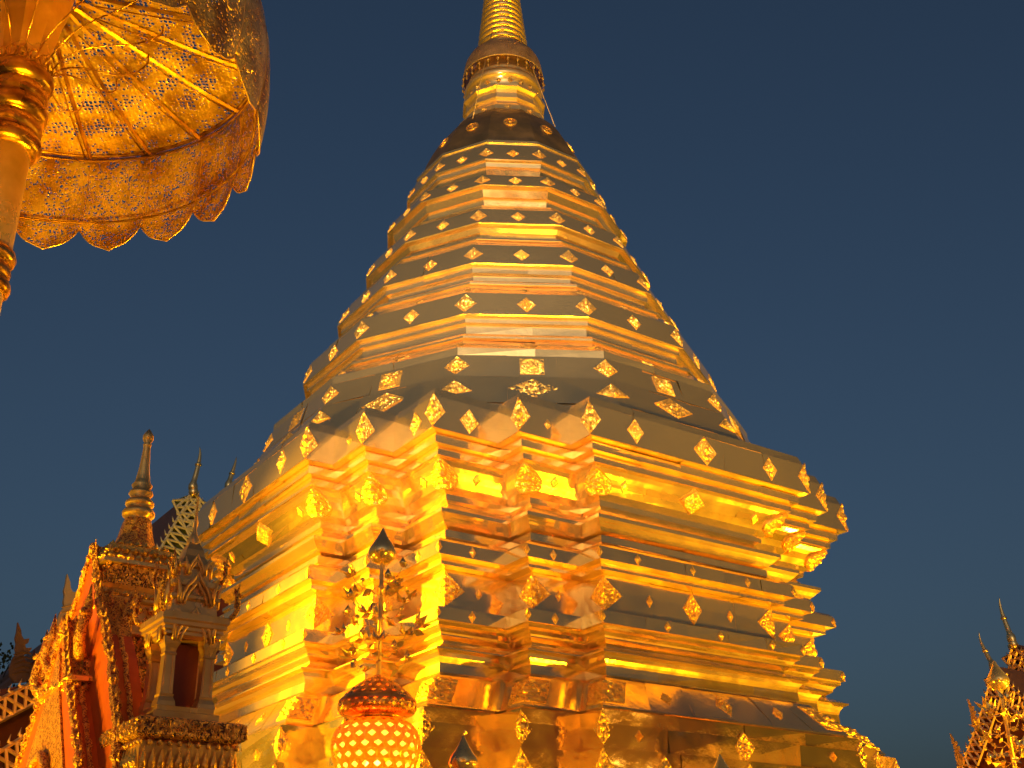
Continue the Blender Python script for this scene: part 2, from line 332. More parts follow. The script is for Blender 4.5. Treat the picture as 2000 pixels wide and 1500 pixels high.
# --- twelve-sided upper body
bell = part('bell_skirt', gon, [(4.95, 6.6), (4.71, 7.18), (4.455, 7.72), (4.443, 7.725), (4.32, 8.13), (4.30, 8.135), (4.30, 8.27), (4.27, 8.28), (3.90, 8.60)], M_sheet, 0.9, 0.014)
VIS = range(-3, 5)     # vertices / faces that look towards the court
for k in VIS:
    edge_pl(bell, 'vertex_plaque', gon, k, (4.443, 7.725), (4.32, 8.13), 0.5, 0.22, 0.2, n=9)
    edge_pl(bell, 'lower_plaque', gon, k, (4.71, 7.18), (4.455, 7.72), 0.42, 0.3, 0.26, shape='tri', n=10)
    face_pl(bell, 'square_plaque', gon, k, 0.5, (4.443, 7.725), (4.32, 8.13), 0.5, 0.2, 0.17, shape='square', n=10)
    face_pl(bell, 'wide_plaque', gon, k, 0.5, (4.71, 7.18), (4.455, 7.72), 0.55, 0.42, 0.24, n=12)
    face_pl(bell, 'neck_plaque', gon, k, 0.5, (4.27, 8.28), (3.90, 8.60), 0.5, 0.16, 0.15, n=5, rel=0.006)
    edge_pl(bell, 'neck_plaque', gon, k, (4.27, 8.28), (3.90, 8.60), 0.4, 0.07, 0.09, n=4, rel=0.006)
tiers = [dict(p=[(3.90, 8.60), (3.86, 8.612), (3.93, 8.635), (3.93, 8.665), (3.87, 8.73), (3.69, 8.76), (3.70, 8.80), (3.70, 8.965), (3.77, 8.985), (3.77, 9.07), (3.84, 9.085), (3.85, 9.10), (3.72, 9.56), (3.69, 9.575)], nk=[(3.40, 9.87)], w=0.20, h=0.215),
 dict(p=[(3.40, 9.87), (3.37, 9.88), (3.43, 9.90), (3.43, 9.93), (3.36, 9.985), (3.14, 10.01), (3.15, 10.05), (3.15, 10.20), (3.22, 10.225), (3.22, 10.34), (3.29, 10.355), (3.30, 10.37), (3.06, 10.88), (3.03, 10.89)], nk=[(2.84, 11.09)], w=0.18, h=0.2),
 dict(p=[(2.84, 11.09), (2.81, 11.10), (2.86, 11.12), (2.85, 11.16), (2.50, 11.2), (2.60, 11.37), (2.65, 11.38), (2.70, 11.46), (2.80, 11.475), (2.81, 11.49), (2.64, 11.89), (2.61, 11.90)], nk=[(2.42, 12.06)], w=0.17, h=0.18),
 dict(p=[(2.42, 12.06), (2.39, 12.07), (2.43, 12.10), (2.12, 12.16), (2.15, 12.24), (2.19, 12.245), (2.22, 12.35), (2.205, 12.36), (2.205, 12.385), (2.26, 12.395), (2.31, 12.53), (2.42, 12.545), (2.43, 12.56), (2.28, 12.88), (2.25, 12.89)], nk=[(2.10, 13.0)], w=0.16, h=0.155),
 dict(p=[(2.10, 13.0), (2.06, 13.01), (1.86, 13.05), (1.90, 13.12), (1.935, 13.125), (1.965, 13.21), (1.95, 13.235), (1.95, 13.26), (1.99, 13.27), (2.0, 13.36), (2.05, 13.375), (2.06, 13.40), (1.85, 13.91), (1.87, 13.93), (1.86, 13.99), (1.8, 14.0)], nk=[], w=0.155, h=0.15)]
for q, T in enumerate(tiers):
    o = part('tier', gon, T['p'] + T['nk'], M_sheet, 0.8, 0.008)
    sl = [i for i in range(len(T['p']) - 1) if T['p'][i + 1][1] - T['p'][i][1] > 0.3][-1]
    l2, h2 = T['p'][sl], T['p'][sl + 1]
    for k in VIS:
        edge_pl(o, 'vertex_plaque', gon, k, l2, h2, 0.5 if q < 4 else 0.4, T['w'], T['h'], n=8, rel=0.010)
        face_pl(o, 'diamond_plaque', gon, k, 0.5, l2, h2, 0.5 if q < 4 else 0.4, T['w'] * 0.8, T['h'] * 0.85, n=8, rel=0.014)
        if q == 0:
            for nm, fn_ in (('edge', edge_pl), ('face', face_pl)):
                if nm == 'edge': edge_pl(o, 'neck_plaque', gon, k, T['p'][-1], T['nk'][0], 0.4, 0.07, 0.07, n=4, rel=0.006)
                else: face_pl(o, 'neck_plaque', gon, k, 0.5, T['p'][-1], T['nk'][0], 0.5, 0.08, 0.07, n=4, rel=0.006)
# --- dome, ring moulding, shade and ringed spire
dp = [(1.78, 14.0), (1.74, 14.12), (1.66, 14.36), (1.55, 14.62), (1.42, 14.88), (1.27, 15.12), (1.12, 15.30), (0.97, 15.42)]
dome = part('dome', gon, dp, M_dome, 5, 0)
for k in VIS:
    p, e, u = fpt(gon, k, 0.5, (1.66, 14.36), (1.42, 14.88), 0.62); n_ = e.cross(u)
    mb = MB(); Rw = 0.135
    ring = lambda r, h, m=24: [p + e * (r * math.cos(2 * math.pi * i / m)) + u * (r * math.sin(2 * math.pi * i / m)) + n_ * h for i in range(m)]
    mb.loft([ring(Rw, -0.02), ring(Rw, 0.03), ring(Rw * 0.78, 0.035), ring(Rw * 0.76, 0.012)], smooth=False)
    mb.loft([ring(Rw * 0.77, 0.012), ring(0.02, 0.012)])
    mb.loft([ring(Rw * 0.28, 0.0), ring(Rw * 0.26, 0.04), ring(0.003, 0.045)])
    for i in range(8):
        a = math.pi * i / 4; d = e * math.cos(a) + u * math.sin(a); t = e * -math.sin(a) + u * math.cos(a)
        q0, q1 = p + d * Rw * 0.2, p + d * Rw * 0.85
        mb.add([q0 - t * 0.012 + n_ * 0.03, q1 - t * 0.014 + n_ * 0.03, q1 + t * 0.014 + n_ * 0.03, q0 + t * 0.012 + n_ * 0.03], [(0, 1, 2, 3)])
    mb.build('wheel_emblem', M_emb, dome)
ringm = part('ring_moulding', gon, [(0.97, 15.42), (1.0, 15.43), (0.98, 15.55), (0.92, 15.56), (0.86, 15.62), (0.81, 15.72), (0.80, 15.80), (0.86, 15.83), (0.86, 15.86), (0.80, 15.88), (0.80, 16.0), (0.83, 16.06), (0.89, 16.11), (0.89, 16.17), (0.80, 16.19), (0.77, 16.21)], M_spire, 2, 0)
for k in VIS: face_pl(ringm, 'small_plaque', gon, k, 0.5, (1.0, 15.43), (0.98, 15.55), 0.5, 0.08, 0.05, n=4, rel=0.006)
mb = MB(); mb.lathe([(0.77, ZC + 16.2), (0.77, ZC + 16.44), (0.80, ZC + 16.46), (0.83, ZC + 16.52), (0.83, ZC + 16.58), (0.80, ZC + 16.64), (0.75, ZC + 16.66), (0.77, ZC + 16.72), (0.75, ZC + 16.80), (0.70, ZC + 16.83), (0.70, ZC + 16.95), (0.64, ZC + 17.0), (0.58, ZC + 17.3), (0.53, ZC + 17.6)], 48)
collar = mb.build('collar', M_spire, CH)
for k in range(14):
    a = R(-150 + k * 18); c = Vector((0.775 * math.cos(a), 0.775 * math.sin(a), ZC + 16.32)); e = Vector((-math.sin(a), math.cos(a), 0))
    plaque(collar, 'small_plaque', c, -e, e, (0, 0, 1), 0.06, 0.07, n=4, rel=0.01, thick=0.015)
mb = MB(); z = ZC + 17.55; r = 0.525; pr = []
while z < ZC + 21.9:
    st = 0.165 * (r / 0.5) ** 0.35
    for f, g in ((0.0, 0.86), (0.10, 0.97), (0.28, 1.06), (0.5, 1.09), (0.72, 1.05), (0.9, 0.96), (0.97, 0.86)): pr.append((r * g, z + st * f))
    z += st; r -= 0.0125 * st / 0.135
pr += [(0.12, z), (0.16, z + 0.1), (0.14, z + 0.3), (0.06, z + 0.9), (0.05, z + 1.6), (0.09, z + 1.75), (0.05, z + 1.95), (0.0, z + 2.3)]
mb.lathe(pr, 40); mb.build('ringed_spire', M_spire, CH)
mb = MB(); mb.lathe([(0.53, ZC + 17.62), (0.62, ZC + 17.58), (0.74, ZC + 17.46), (0.82, ZC + 17.28), (0.86, ZC + 17.05), (0.865, ZC + 16.94)], 36)
shade = mb.build('mesh_shade', M_mesh, CH)
mb = MB(); mb.lathe([(0.86, ZC + 16.95), (0.875, ZC + 16.94), (0.86, ZC + 16.925)], 36); mb.build('rim', M_shade, shade)
for k in range(26):
    a = 2 * math.pi * k / 26; c = (0.87 * math.cos(a), 0.87 * math.sin(a), ZC + 16.93); mb = MB()
    mb.lathe([(0.004, 0), (0.006, -0.05), (0.03, -0.08), (0.034, -0.11), (0.01, -0.14), (0.008, -0.2), (0.028, -0.23), (0.0, -0.29)], 6, c); mb.build('bell_tassel', M_emb, shade)
for a in (R(-60), R(10), R(100), R(200)):
    mb = MB(); mb.tube([Vector((0.52 * math.cos(a), 0.52 * math.sin(a), ZC + 17.9)), Vector((0.93 * math.cos(a), 0.93 * math.sin(a), ZC + 16.6)), Vector((1.45 * math.cos(a), 1.45 * math.sin(a), ZC + 14.9))], 0.009, 5); mb.build('guy_wire', M_shade, CH)
# ================================================================ more materials
def carved(name, gold_c, ground_c, sc, amt=0.5):
    m, nt, N, L, P = newmat(name); tc = N.new('ShaderNodeTexCoord')
    n = N.new('ShaderNodeTexNoise'); n.inputs['Scale'].default_value = sc; n.inputs['Detail'].default_value = 2; n.inputs['Distortion'].default_value = 2.2; L.new(tc.outputs['Object'], n.inputs['Vector'])
    cr = N.new('ShaderNodeValToRGB'); cr.color_ramp.elements[0].position = amt - 0.02; cr.color_ramp.elements[1].position = amt + 0.02
    L.new(n.outputs['Fac'], cr.inputs[0])
    mx = N.new('ShaderNodeMix'); mx.data_type = 'RGBA'; L.new(cr.outputs[0], mx.inputs[0]); mx.inputs[6].default_value = (*ground_c, 1); mx.inputs[7].default_value = (*gold_c, 1)
    L.new(mx.outputs[2], P.inputs['Base Color']); L.new(cr.outputs[0], P.inputs['Metallic']); P.inputs['Roughness'].default_value = 0.4
    b = N.new('ShaderNodeBump'); b.inputs['Distance'].default_value = 0.02; L.new(n.outputs['Fac'], b.inputs['Height'])
    n2 = N.new('ShaderNodeTexNoise'); n2.inputs['Scale'].default_value = sc * 4; L.new(tc.outputs['Object'], n2.inputs['Vector'])
    b2 = N.new('ShaderNodeBump'); b2.inputs['Distance'].default_value = 0.006; L.new(n2.outputs['Fac'], b2.inputs['Height']); L.new(b.outputs['Normal'], b2.inputs['Normal']); L.new(b2.outputs['Normal'], P.inputs['Normal'])
    return m
M_valance = pierced('filigree_gold', (1.0, 0.72, 0.26), 56, 0.29, 0.28, 0.5, dirt=(0.42, 0.2, 0.05))
M_canopy = pierced('perforated_gold', (0.92, 0.60, 0.19), 40, 0.30, 0.3, 0.1, dots=True, dirt=(0.34, 0.17, 0.05))
M_old = metal('weathered_gold', (1.0, 0.66, 0.24), 0.22, 0.42, fine=0.004, fine_s=20, dirt=(0.62, 0.31, 0.08), dirt_s=3, wide=0.25, diff=0.04)
M_rib = metal('dark_gilt_rib', (0.62, 0.33, 0.09), 0.35, 0.5, dirt=(0.25, 0.1, 0.03), dirt_s=6)
M_rings = metal('tarnished_gilt_rings', (0.85, 0.48, 0.14), 0.2, 0.4, dirt=(0.28, 0.12, 0.04), dirt_s=5, fine=0.003, fine_s=25)
M_brass = metal('polished_brass', (0.95, 0.62, 0.24), 0.16, 0.3, fine=0.003, fine_s=20, dirt=(0.55, 0.32, 0.1), dirt_s=4, wide=0.42, diff=0.06)
M_leaf = metal('bright_gilt_leaf', (1.0, 0.70, 0.28), 0.10, 0.22, wide=0.15, diff=0.1)
M_carve = carved('gilded_carving', (1.0, 0.58, 0.17), (0.10, 0.018, 0.010), 22, 0.47)
M_mosaic = carved('gilded_mosaic', (1.0, 0.58, 0.14), (0.34, 0.055, 0.008), 30, 0.47)
M_orange = matte('orange_red_lacquer', (0.72, 0.16, 0.018), 0.45, (0.5, 0.085, 0.012), 7.0, bump=0.004, bs=40)
M_red = matte('dark_red_lacquer', (0.16, 0.022, 0.014), 0.5, (0.09, 0.014, 0.01), 5.0)
M_roof = matte('brown_roof_tiles', (0.20, 0.085, 0.035), 0.55, (0.12, 0.05, 0.025), 3.0, bump=0.02, bs=12)
M_lace = metal('gilt_lace_board', (0.95, 0.62, 0.28), 0.35, 0.5, wide=0.4)
M_white = matte('white_glass_lace', (0.72, 0.66, 0.50), 0.3, (0.55, 0.50, 0.36), 12)
M_green = matte('green_glass_inlay', (0.10, 0.22, 0.05), 0.2, (0.2, 0.12, 0.04), 9)
M_plaster = matte('cream_plaster', (0.72, 0.58, 0.36), 0.8, (0.6, 0.46, 0.27), 2.0)
M_stone = matte('pale_marble_step', (0.5, 0.44, 0.34), 0.4, (0.36, 0.3, 0.22), 3.0)
M_bark = matte('dark_bark', (0.05, 0.035, 0.025), 0.9)
M_leafg = matte('dark_leaf', (0.04, 0.06, 0.02), 0.7)
M_dark = matte('dark_recess', (0.02, 0.012, 0.008), 0.9)
def emit(name, c, st):
    m, nt, N, L, P = newmat(name); P.inputs['Base Color'].default_value = (*c, 1); P.inputs['Emission Color'].default_value = (*c, 1); P.inputs['Emission Strength'].default_value = st; return m
M_bulb = emit('lit_bulb', (1.0, 0.7, 0.3), 30)
def glow_glass(name):
    m, nt, N, L, P = newmat(name); N.remove(P); t = N.new('ShaderNodeBsdfTranslucent'); t.inputs['Color'].default_value = (0.95, 0.42, 0.06, 1)
    d = N.new('ShaderNodeBsdfTransparent'); d.inputs['Color'].default_value = (1.0, 0.72, 0.32, 1); mx = N.new('ShaderNodeMixShader'); mx.inputs[0].default_value = 0.15
    L.new(t.outputs[0], mx.inputs[1]); L.new(d.outputs[0], mx.inputs[2]); L.new(mx.outputs[0], N['Material Output'].inputs['Surface']); return m
M_amber = glow_glass('amber_glass')
UX, VX = Vector((math.sin(R(34.91)), -math.cos(R(34.91)), 0)), Vector((-math.cos(R(34.91)), -math.sin(R(34.91)), 0))
CAMM = cam.rotation_euler.to_matrix()
def pix(px, py, P0, n):
    # where the sight line of a photo pixel meets the real wall through P0 with normal n
    d = CAMM @ Vector(((px - 1000) / 2300, (750 - py) / 2300, -1)); o = Vector((0, -20, 1.6)); P0 = Vector(P0)
    return o + d * ((P0 - o).dot(n) / d.dot(n))

# ================================================================ filigree parasol on its tall post
def circ_pts(r, z, n, ph=0): return [Vector((r * math.cos(2 * math.pi * k / n + ph), r * math.sin(2 * math.pi * k / n + ph), z)) for k in range(n)]
PA = thing('ceremonial_parasol', 'huge pierced gold parasol on a thick ringed post in the upper left corner', 'parasol', (-2.48, -15.25, 0))
HZ = 6.1; NR = 20; PH = R(4)
mb = MB(); mb.lathe([(0.34, 0), (0.34, 0.35), (0.26, 0.42), (0.2, 0.55), (0.135, 0.62), (0.125, 1.5), (0.122, 5.2), (0.115, 5.75)], 28, cap=(True, False)); mb.build('pole', M_old, PA)
def rings_at(z0, z1, r, name, n):
    mb = MB(); pr = []
    for i in range(n):
        a = lerp(z0, z1, i / n); b = lerp(z0, z1, (i + 1) / n); h = b - a; big = r * (1.0 if i not in (1, 3) else 0.92)
        pr += [(big * 0.84, a), (big * 0.95, a + h * 0.18), (big, a + h * 0.5), (big * 0.95, a + h * 0.82), (big * 0.84, b)]
    mb.lathe([(r * 0.6, z0)] + pr + [(r * 0.6, z1)], 32); return mb.build(name, M_rings, PA)
rings_at(5.22, 5.72, 0.168, 'collar', 5); rings_at(4.42, 4.66, 0.15, 'ring_band', 3); rings_at(3.2, 3.42, 0.15, 'ring_band', 3); rings_at(1.9, 2.1, 0.15, 'ring_band', 3)
mb = MB(); mb.lathe([(0.115, 5.70), (0.118, 5.78), (0.17, 6.14), (0.185, 6.2), (0.2, 6.32)], 8, smooth=False, ph=R(10)); mb.build('post_head', M_old, PA)
mb = MB()
for k in range(16):
    a = 2 * math.pi * k / 16; c = Vector((0.142 * math.cos(a), 0.142 * math.sin(a), 5.755)); e = Vector((-math.sin(a), math.cos(a), 0)); u = Vector((0, 0, 1))
    mb.tube([c + e * (0.022 * math.cos(t * math.pi / 4)) + u * (0.033 * math.sin(t * math.pi / 4)) for t in range(9)], 0.006, 5)
mb.build('petal_crown', M_rings, PA)
mb = MB()
for k in range(NR):
    a0, a1 = 2 * math.pi * k / NR + PH, 2 * math.pi * (k + 1) / NR + PH
    row = []
    for i in range(7):
        t = i / 6; r = lerp(0.19, 1.2, t); z = HZ + 0.20 * (1 - t) ** 1.3 - 0.012 * math.sin(t * math.pi)
        row.append([Vector((r * math.cos(lerp(a0, a1, j / 3)), r * math.sin(lerp(a0, a1, j / 3)), z)) for j in range(4)])
    mb.loft(row, close=False)
mb.build('canopy', M_canopy, PA)
for k in range(NR):
    a = 2 * math.pi * k / NR + PH; d = Vector((math.cos(a), math.sin(a), 0)); mb = MB()
    mb.tube([d * lerp(0.19, 1.2, t / 5) + Vector((0, 0, HZ - 0.018 + 0.20 * (1 - t / 5) ** 1.3)) for t in range(6)], 0.013, 4, smooth=False)
    e = Vector((-math.sin(a), math.cos(a), 0))
    mb.tube([d * lerp(0.3, 1.2, t / 4) + e * 0.035 + Vector((0, 0, HZ - 0.012 + 0.20 * (1 - lerp(0.3, 1.2, t / 4) / 1.2) ** 1.3)) for t in range(5)], 0.005, 4)
    mb.build('rib', M_rib, PA)
mb = MB()
for rr, zz, th in ((1.2, HZ, 0.014), (1.205, HZ - 0.035, 0.008), (1.19, HZ - 0.50, 0.007)):
    p = circ_pts(rr, zz, 80); mb.tube(p + [p[0]], th, 6, cap=False)
mb.build('hoop', M_rib, PA)
for k in range(NR):
    a0, a1 = 2 * math.pi * k / NR + PH, 2 * math.pi * (k + 1) / NR + PH; mb = MB(); NJ = 12; row = []
    for i in range(9):
        rw = []
        for j in range(NJ + 1):
            s = j / NJ; q = abs(2 * s - 1); lobe = 0.535 + 0.12 * (1 - q ** 2.7) + 0.022 * max(0, 1 - q * 4)
            t = i / 8; z = HZ - lobe * t; r = 1.215 + 0.035 * math.sin(t * 2.2) - 0.03 * t * t + 0.012 * math.sin(s * math.pi)
            a = lerp(a0, a1, s); rw.append(Vector((r * math.cos(a), r * math.sin(a), z)))
        row.append(rw)
    mb.loft(row, 0, True, close=False)
    mb.tube([p * 1.0 for p in row[-1]], 0.0055, 5, 1)
    mb.tube([row[i][0] for i in range(9)], 0.004, 4, 1)
    mb.build('valance_panel', [M_valance, M_old], PA)
for k in range(14):
    a = R(-170 + k * 25.7 + rng.uniform(-4, 4)); d = Vector((math.cos(a), math.sin(a), 0)); e = Vector((-d.y, d.x, 0)); f = rng.uniform(0.85, 1.1); s = rng.choice((-1, 1)) * 0.05
    pts_ = [(0.135, -0.36, 0), (0.2, -0.27, 0.2), (0.3, -0.2, 0.5), (0.42, -0.17, 0.7), (0.54, -0.15, 0.8), (0.64, -0.10, 0.6), (0.70, -0.03, 0.2), (0.70, 0.03, 0)]
    P_ = [Vector((0, 0, HZ)) + d * (r * (f if i else 1)) + e * (w * s) + Vector((0, 0, z)) for i, (r, z, w) in enumerate(pts_)]
    fine = []
    for i in range(len(P_) - 1):
        p0, p1, p2, p3 = P_[max(i - 1, 0)], P_[i], P_[i + 1], P_[min(i + 2, len(P_) - 1)]
        for t in (0, 0.25, 0.5, 0.75): fine.append(0.5 * (2 * p1 + (p2 - p0) * t + (2 * p0 - 5 * p1 + 4 * p2 - p3) * t * t + (3 * p1 - p0 - 3 * p2 + p3) * t ** 3))
    mb = MB(); mb.tube(fine + [P_[-1]], 0.0045, 6); mb.build('curled_wire', M_rings, PA)

# ================================================================ lamp posts
def bud(mb, c, r, h, mat=0, n=24):
    mb.lathe([(r * 0.2, 0), (r * 0.55, h * 0.03), (r * 0.86, h * 0.14), (r, h * 0.29), (r * 0.9, h * 0.42), (r * 0.66, h * 0.56), (r * 0.4, h * 0.71), (r * 0.17, h * 0.87), (0.0, h)], n, c, mat, True, (True, False))
def flower(mb, c, d, r, mat=0):
    d = d.normalized(); a = d.orthogonal().normalized(); b = d.cross(a)
    for k in range(6):
        t = math.pi * k / 3 + rng.uniform(-.1, .1); o = a * math.cos(t) + b * math.sin(t); s = d.cross(o); op = rng.uniform(0.7, 1.1)
        mb.add([c, c + o * r * 0.5 * op + s * r * 0.26 + d * r * 0.2, c + o * r * op + d * r * 0.75, c + o * r * 0.5 * op - s * r * 0.26 + d * r * 0.2, c + o * r * 0.55 * op + d * r * 0.34], [(0, 1, 4), (1, 2, 4), (2, 3, 4), (3, 0, 4)], mat)
def petal_leaf(mb, c, d, u, r, mat=0):
    s = d.cross(u).normalized()
    mb.add([c, c + d * r * 0.45 + s * r * 0.36, c + d * r * 0.55 + u * r * 0.08, c + d * r * 0.45 - s * r * 0.36, c + d * r + u * r * 0.15], [(0, 1, 2), (1, 4, 2), (4, 3, 2), (3, 0, 2)], mat)
def lattice(mb, prof, n, keep, mat=0, tube_=0.0):
    # shell of staggered cells with a real diamond opening in each
    for i in range(len(prof) - 1):
        (r0, z0), (r1, z1) = prof[i], prof[i + 1]; ph = math.pi / n * (i % 2)
        for k in range(n):
            a0, a1 = 2 * math.pi * k / n + ph, 2 * math.pi * (k + 1) / n + ph; am = (a0 + a1) / 2; rm, zm = (r0 + r1) / 2, (z0 + z1) / 2; K = keep
            P_ = lambda r, a, z: Vector((r * math.cos(a), r * math.sin(a), z))
            c = [P_(r0, a0, z0), P_(r0, a1, z0), P_(r1, a1, z1), P_(r1, a0, z1)]
            d = [P_(lerp(rm, r0, K), am, lerp(zm, z0, K)) * 1.0, P_(rm * 1.02, lerp(am, a1, K), zm), P_(lerp(rm, r1, K), am, lerp(zm, z1, K)), P_(rm * 1.02, lerp(am, a0, K), zm)]
            mb.add(c + d, [(0, 1, 4), (1, 5, 4), (1, 2, 5), (2, 6, 5), (2, 3, 6), (3, 7, 6), (3, 0, 7), (0, 4, 7)], mat)
def lamp_post(label, loc, rz, power):
    t = thing('lamp_post', label, 'street lamp', loc, rz, 'lantern posts round the chedi')
    mb = MB(); mb.lathe([(0.16, 0), (0.16, 0.12), (0.09, 0.2), (0.06, 0.4), (0.05, 2.5), (0.05, 2.66), (0.1, 2.72)], 16, cap=(True, False))
    mb.lathe([(0.024, 3.78), (0.024, 4.32), (0.034, 4.33), (0.034, 4.36), (0.022, 4.37), (0.022, 4.62), (0.03, 4.63), (0.03, 4.65), (0.02, 4.66), (0.02, 4.88)], 14); mb.build('post', M_brass, t)
    mb = MB(); bud(mb, (0, 0, 4.865), 0.132, 0.355); mb.build('bud_finial', M_leaf, t)
    mb = MB(); lattice(mb, [(0.03, 3.845), (0.12, 3.80), (0.2, 3.745), (0.265, 3.69), (0.305, 3.645)], 20, 0.55); mb.lathe([(0.305, 3.645), (0.335, 3.62), (0.34, 3.60)], 40)
    lattice(mb, [(0.33, 3.605), (0.345, 3.565), (0.335, 3.525), (0.30, 3.495)], 26, 0.45); mb.lathe([(0.30, 3.495), (0.22, 3.48), (0.22, 3.455), (0.25, 3.44)], 40); mb.build('lantern_lid', M_lant, t)
    mb = MB(); lattice(mb, [(0.25, 3.445), (0.325, 3.40), (0.37, 3.33), (0.385, 3.25), (0.378, 3.17), (0.355, 3.09), (0.32, 3.01), (0.275, 2.93), (0.215, 2.86), (0.14, 2.80)], 22, 0.62); mb.lathe([(0.14, 2.8), (0.08, 2.77), (0.1, 2.72), (0.05, 2.66)], 24); sh = mb.build('lantern_bowl', M_shell, t)
    mb = MB(); mb.lathe([(0.0, 3.43), (0.22, 3.42), (0.30, 3.38), (0.345, 3.3), (0.36, 3.24), (0.352, 3.16), (0.33, 3.08), (0.295, 3.0), (0.25, 2.92), (0.19, 2.86), (0.0, 2.84)], 32); mb.build('amber_liner', M_amber, sh)
    mb = MB(); mb.lathe([(0.0, 2.98), (0.05, 3.0), (0.075, 3.06), (0.05, 3.12), (0.0, 3.14)], 16, (-0.03, -0.06, 0)); mb.build('bulb', M_bulb, sh)
    l = bpy.data.lights.new('lantern_light', 'POINT'); l.energy = power; l.color = (1.0, 0.62, 0.22); l.shadow_soft_size = 0.08
    lo_ = bpy.data.objects.new('lantern_light', l); col.objects.link(lo_); lo_.parent = t; lo_.location = (-0.03, -0.06, 3.2)
    for q in range(19):
        z = 3.93 + 0.043 * q + rng.uniform(-.02, .02); z = min(z, 4.72); a = q * 2.4 + rng.uniform(-.3, .3); ln = rng.uniform(0.24, 0.42) * (1.0 - 0.25 * (z - 3.95))
        d = Vector((math.cos(a), math.sin(a), 0)); e = Vector((-d.y, d.x, 0)); mb = MB(); up = Vector((0, 0, 1)); o = Vector((0, 0, z))
        pts_ = [o, o + d * ln * 0.3 - up * 0.05, o + d * ln * 0.65 - up * 0.035, o + d * ln * 0.9 + up * 0.02, o + d * ln + up * 0.07]
        mb.tube(pts_, 0.004, 5); end = pts_[-1]
        if q % 3 == 0: bud(mb, end, 0.032, 0.085, n=12); flower(mb, end - up * 0.02, up + d * 0.5, 0.06)
        else: flower(mb, end, up + d * rng.uniform(0, 1), rng.uniform(0.10, 0.14)); flower(mb, end, up + d * 0.3, 0.07)
        for w in range(3):
            dd = (d * rng.uniform(-.5, 1) + e * rng.uniform(-1, 1) + up * rng.uniform(-.4, .5)).normalized(); base = pts_[rng.choice((1, 2, 3))]
            petal_leaf(mb, base, dd, dd.orthogonal().normalized(), rng.uniform(0.07, 0.12))
        if q % 4 == 1:
            pc = pts_[2]; mb.tube([pc, pc + e * 0.05 - up * 0.05, pc + e * 0.11 - up * 0.03, pc + e * 0.12 + up * 0.03], 0.003, 5); mb.lathe([(0, -.02), (.018, -.012), (.022, 0), (.018, .012), (0, .02)], 10, pc + e * 0.12 + up * 0.04)
        mb.build('flower_branch', M_leaf, t)
    return t
M_lant = metal('dark_copper_lantern', (0.95, 0.54, 0.17), 0.2, 0.34, dirt=(0.5, 0.19, 0.05), dirt_s=6, wide=0.2)
def shell_mat():
    m = metal('glowing_copper_shell', (0.88, 0.42, 0.12), 0.2, 0.34, wide=0.2); N, L = m.node_tree.nodes, m.node_tree.links; o = N['Material Output'].inputs['Surface']
    t = N.new('ShaderNodeBsdfTranslucent'); t.inputs['Color'].default_value = (0.95, 0.30, 0.02, 1); mx = N.new('ShaderNodeMixShader'); mx.inputs[0].default_value = 0.5
    L.new(o.links[0].from_socket, mx.inputs[1]); L.new(t.outputs[0], mx.inputs[2]); L.new(mx.outputs[0], o); return m
M_shell = shell_mat()
lamp_post('lotus bud lamp post with a glowing pierced lantern before the chedi', (-1.19, -9.5, 0), 0.3, 30)
lamp_post('lotus bud lamp post with gold branches before the red gabled hall', (5.70, -6.0, -0.57), 1.4, 30)

# ================================================================ fence posts with lotus bud tops
def fence_post(label, loc, top, r, h):
    t = thing('fence_post', label, 'fence post', loc, 0, 'bud topped fence posts before the chedi')
    zb = top - h; mb = MB(); mb.lathe([(0.09, 0), (0.09, 0.2), (0.05, 0.28), (0.04, zb - 0.12), (0.07, zb - 0.08), (0.05, zb - 0.03), (0.04, zb)], 14, cap=(True, False)); mb.build('post', M_brass, t)
    mb = MB(); bud(mb, (0, 0, zb), r, h * 0.93)
    mb.tube([Vector((0, 0, zb + h * 0.9)), Vector((0.004, 0, zb + h * 0.96)), Vector((0.012, 0, zb + h))], [0.008, 0.006, 0.002], 6); mb.add([(0.004, 0, zb + h * 0.9), (0.035, 0.005, zb + h * 0.95), (0.025, -0.004, zb + h * 1.0), (0.006, 0, zb + h * 1.02)], [(0, 1, 2, 3)])
    mb.build('bud_finial', M_leaf, t); return t
fence_post('small onion shaped gold bud on a fence post, right of the glowing lantern', (-0.395, -10.5, 0), 3.185, 0.115, 0.33)
fence_post('dark tip of a bud topped fence post low before the right face of the chedi', (1.85, -9.0, 0), 3.235, 0.13, 0.38)

# ================================================================ spired shrine on the left
def sq(h, z, cx=0, cy=0): return [Vector((cx - h, cy - h, z)), Vector((cx + h, cy - h, z)), Vector((cx + h, cy + h, z)), Vector((cx - h, cy + h, z))]
def steps(mb, lst, mat=0, c=(0, 0)): mb.loft([sq(h, z, *c) for h, z in lst], mat, False, True, (True, True))
def petals(mb, h, z, hgt, n, mat=0, lean=0.25, c=(0, 0), wide=0.9):
    for s in range(4):
        M_ = Matrix.Rotation(math.pi / 2 * s, 3, 'Z')
        for k in range(n):
            x = lerp(-h, h, (k + 0.5) / n); w = h / n * wide; b = Vector((x, -h, z)); o = Vector((0, -1, 0)); u = Vector((0, 0, 1)); e = Vector((1, 0, 0))
            P_ = [b - e * w * 0.7 , b + e * w * 0.7, b + e * w + u * hgt * 0.35 + o * hgt * 0.1, b - e * w + u * hgt * 0.35 + o * hgt * 0.1, b + u * hgt + o * hgt * lean, b + u * hgt * 0.4 + o * (hgt * 0.1 + w * 0.8)]
            mb.add([M_ @ p + Vector((c[0], c[1], 0)) for p in P_], [(0, 1, 5), (1, 2, 5), (2, 4, 5), (4, 3, 5), (3, 0, 5)], mat)
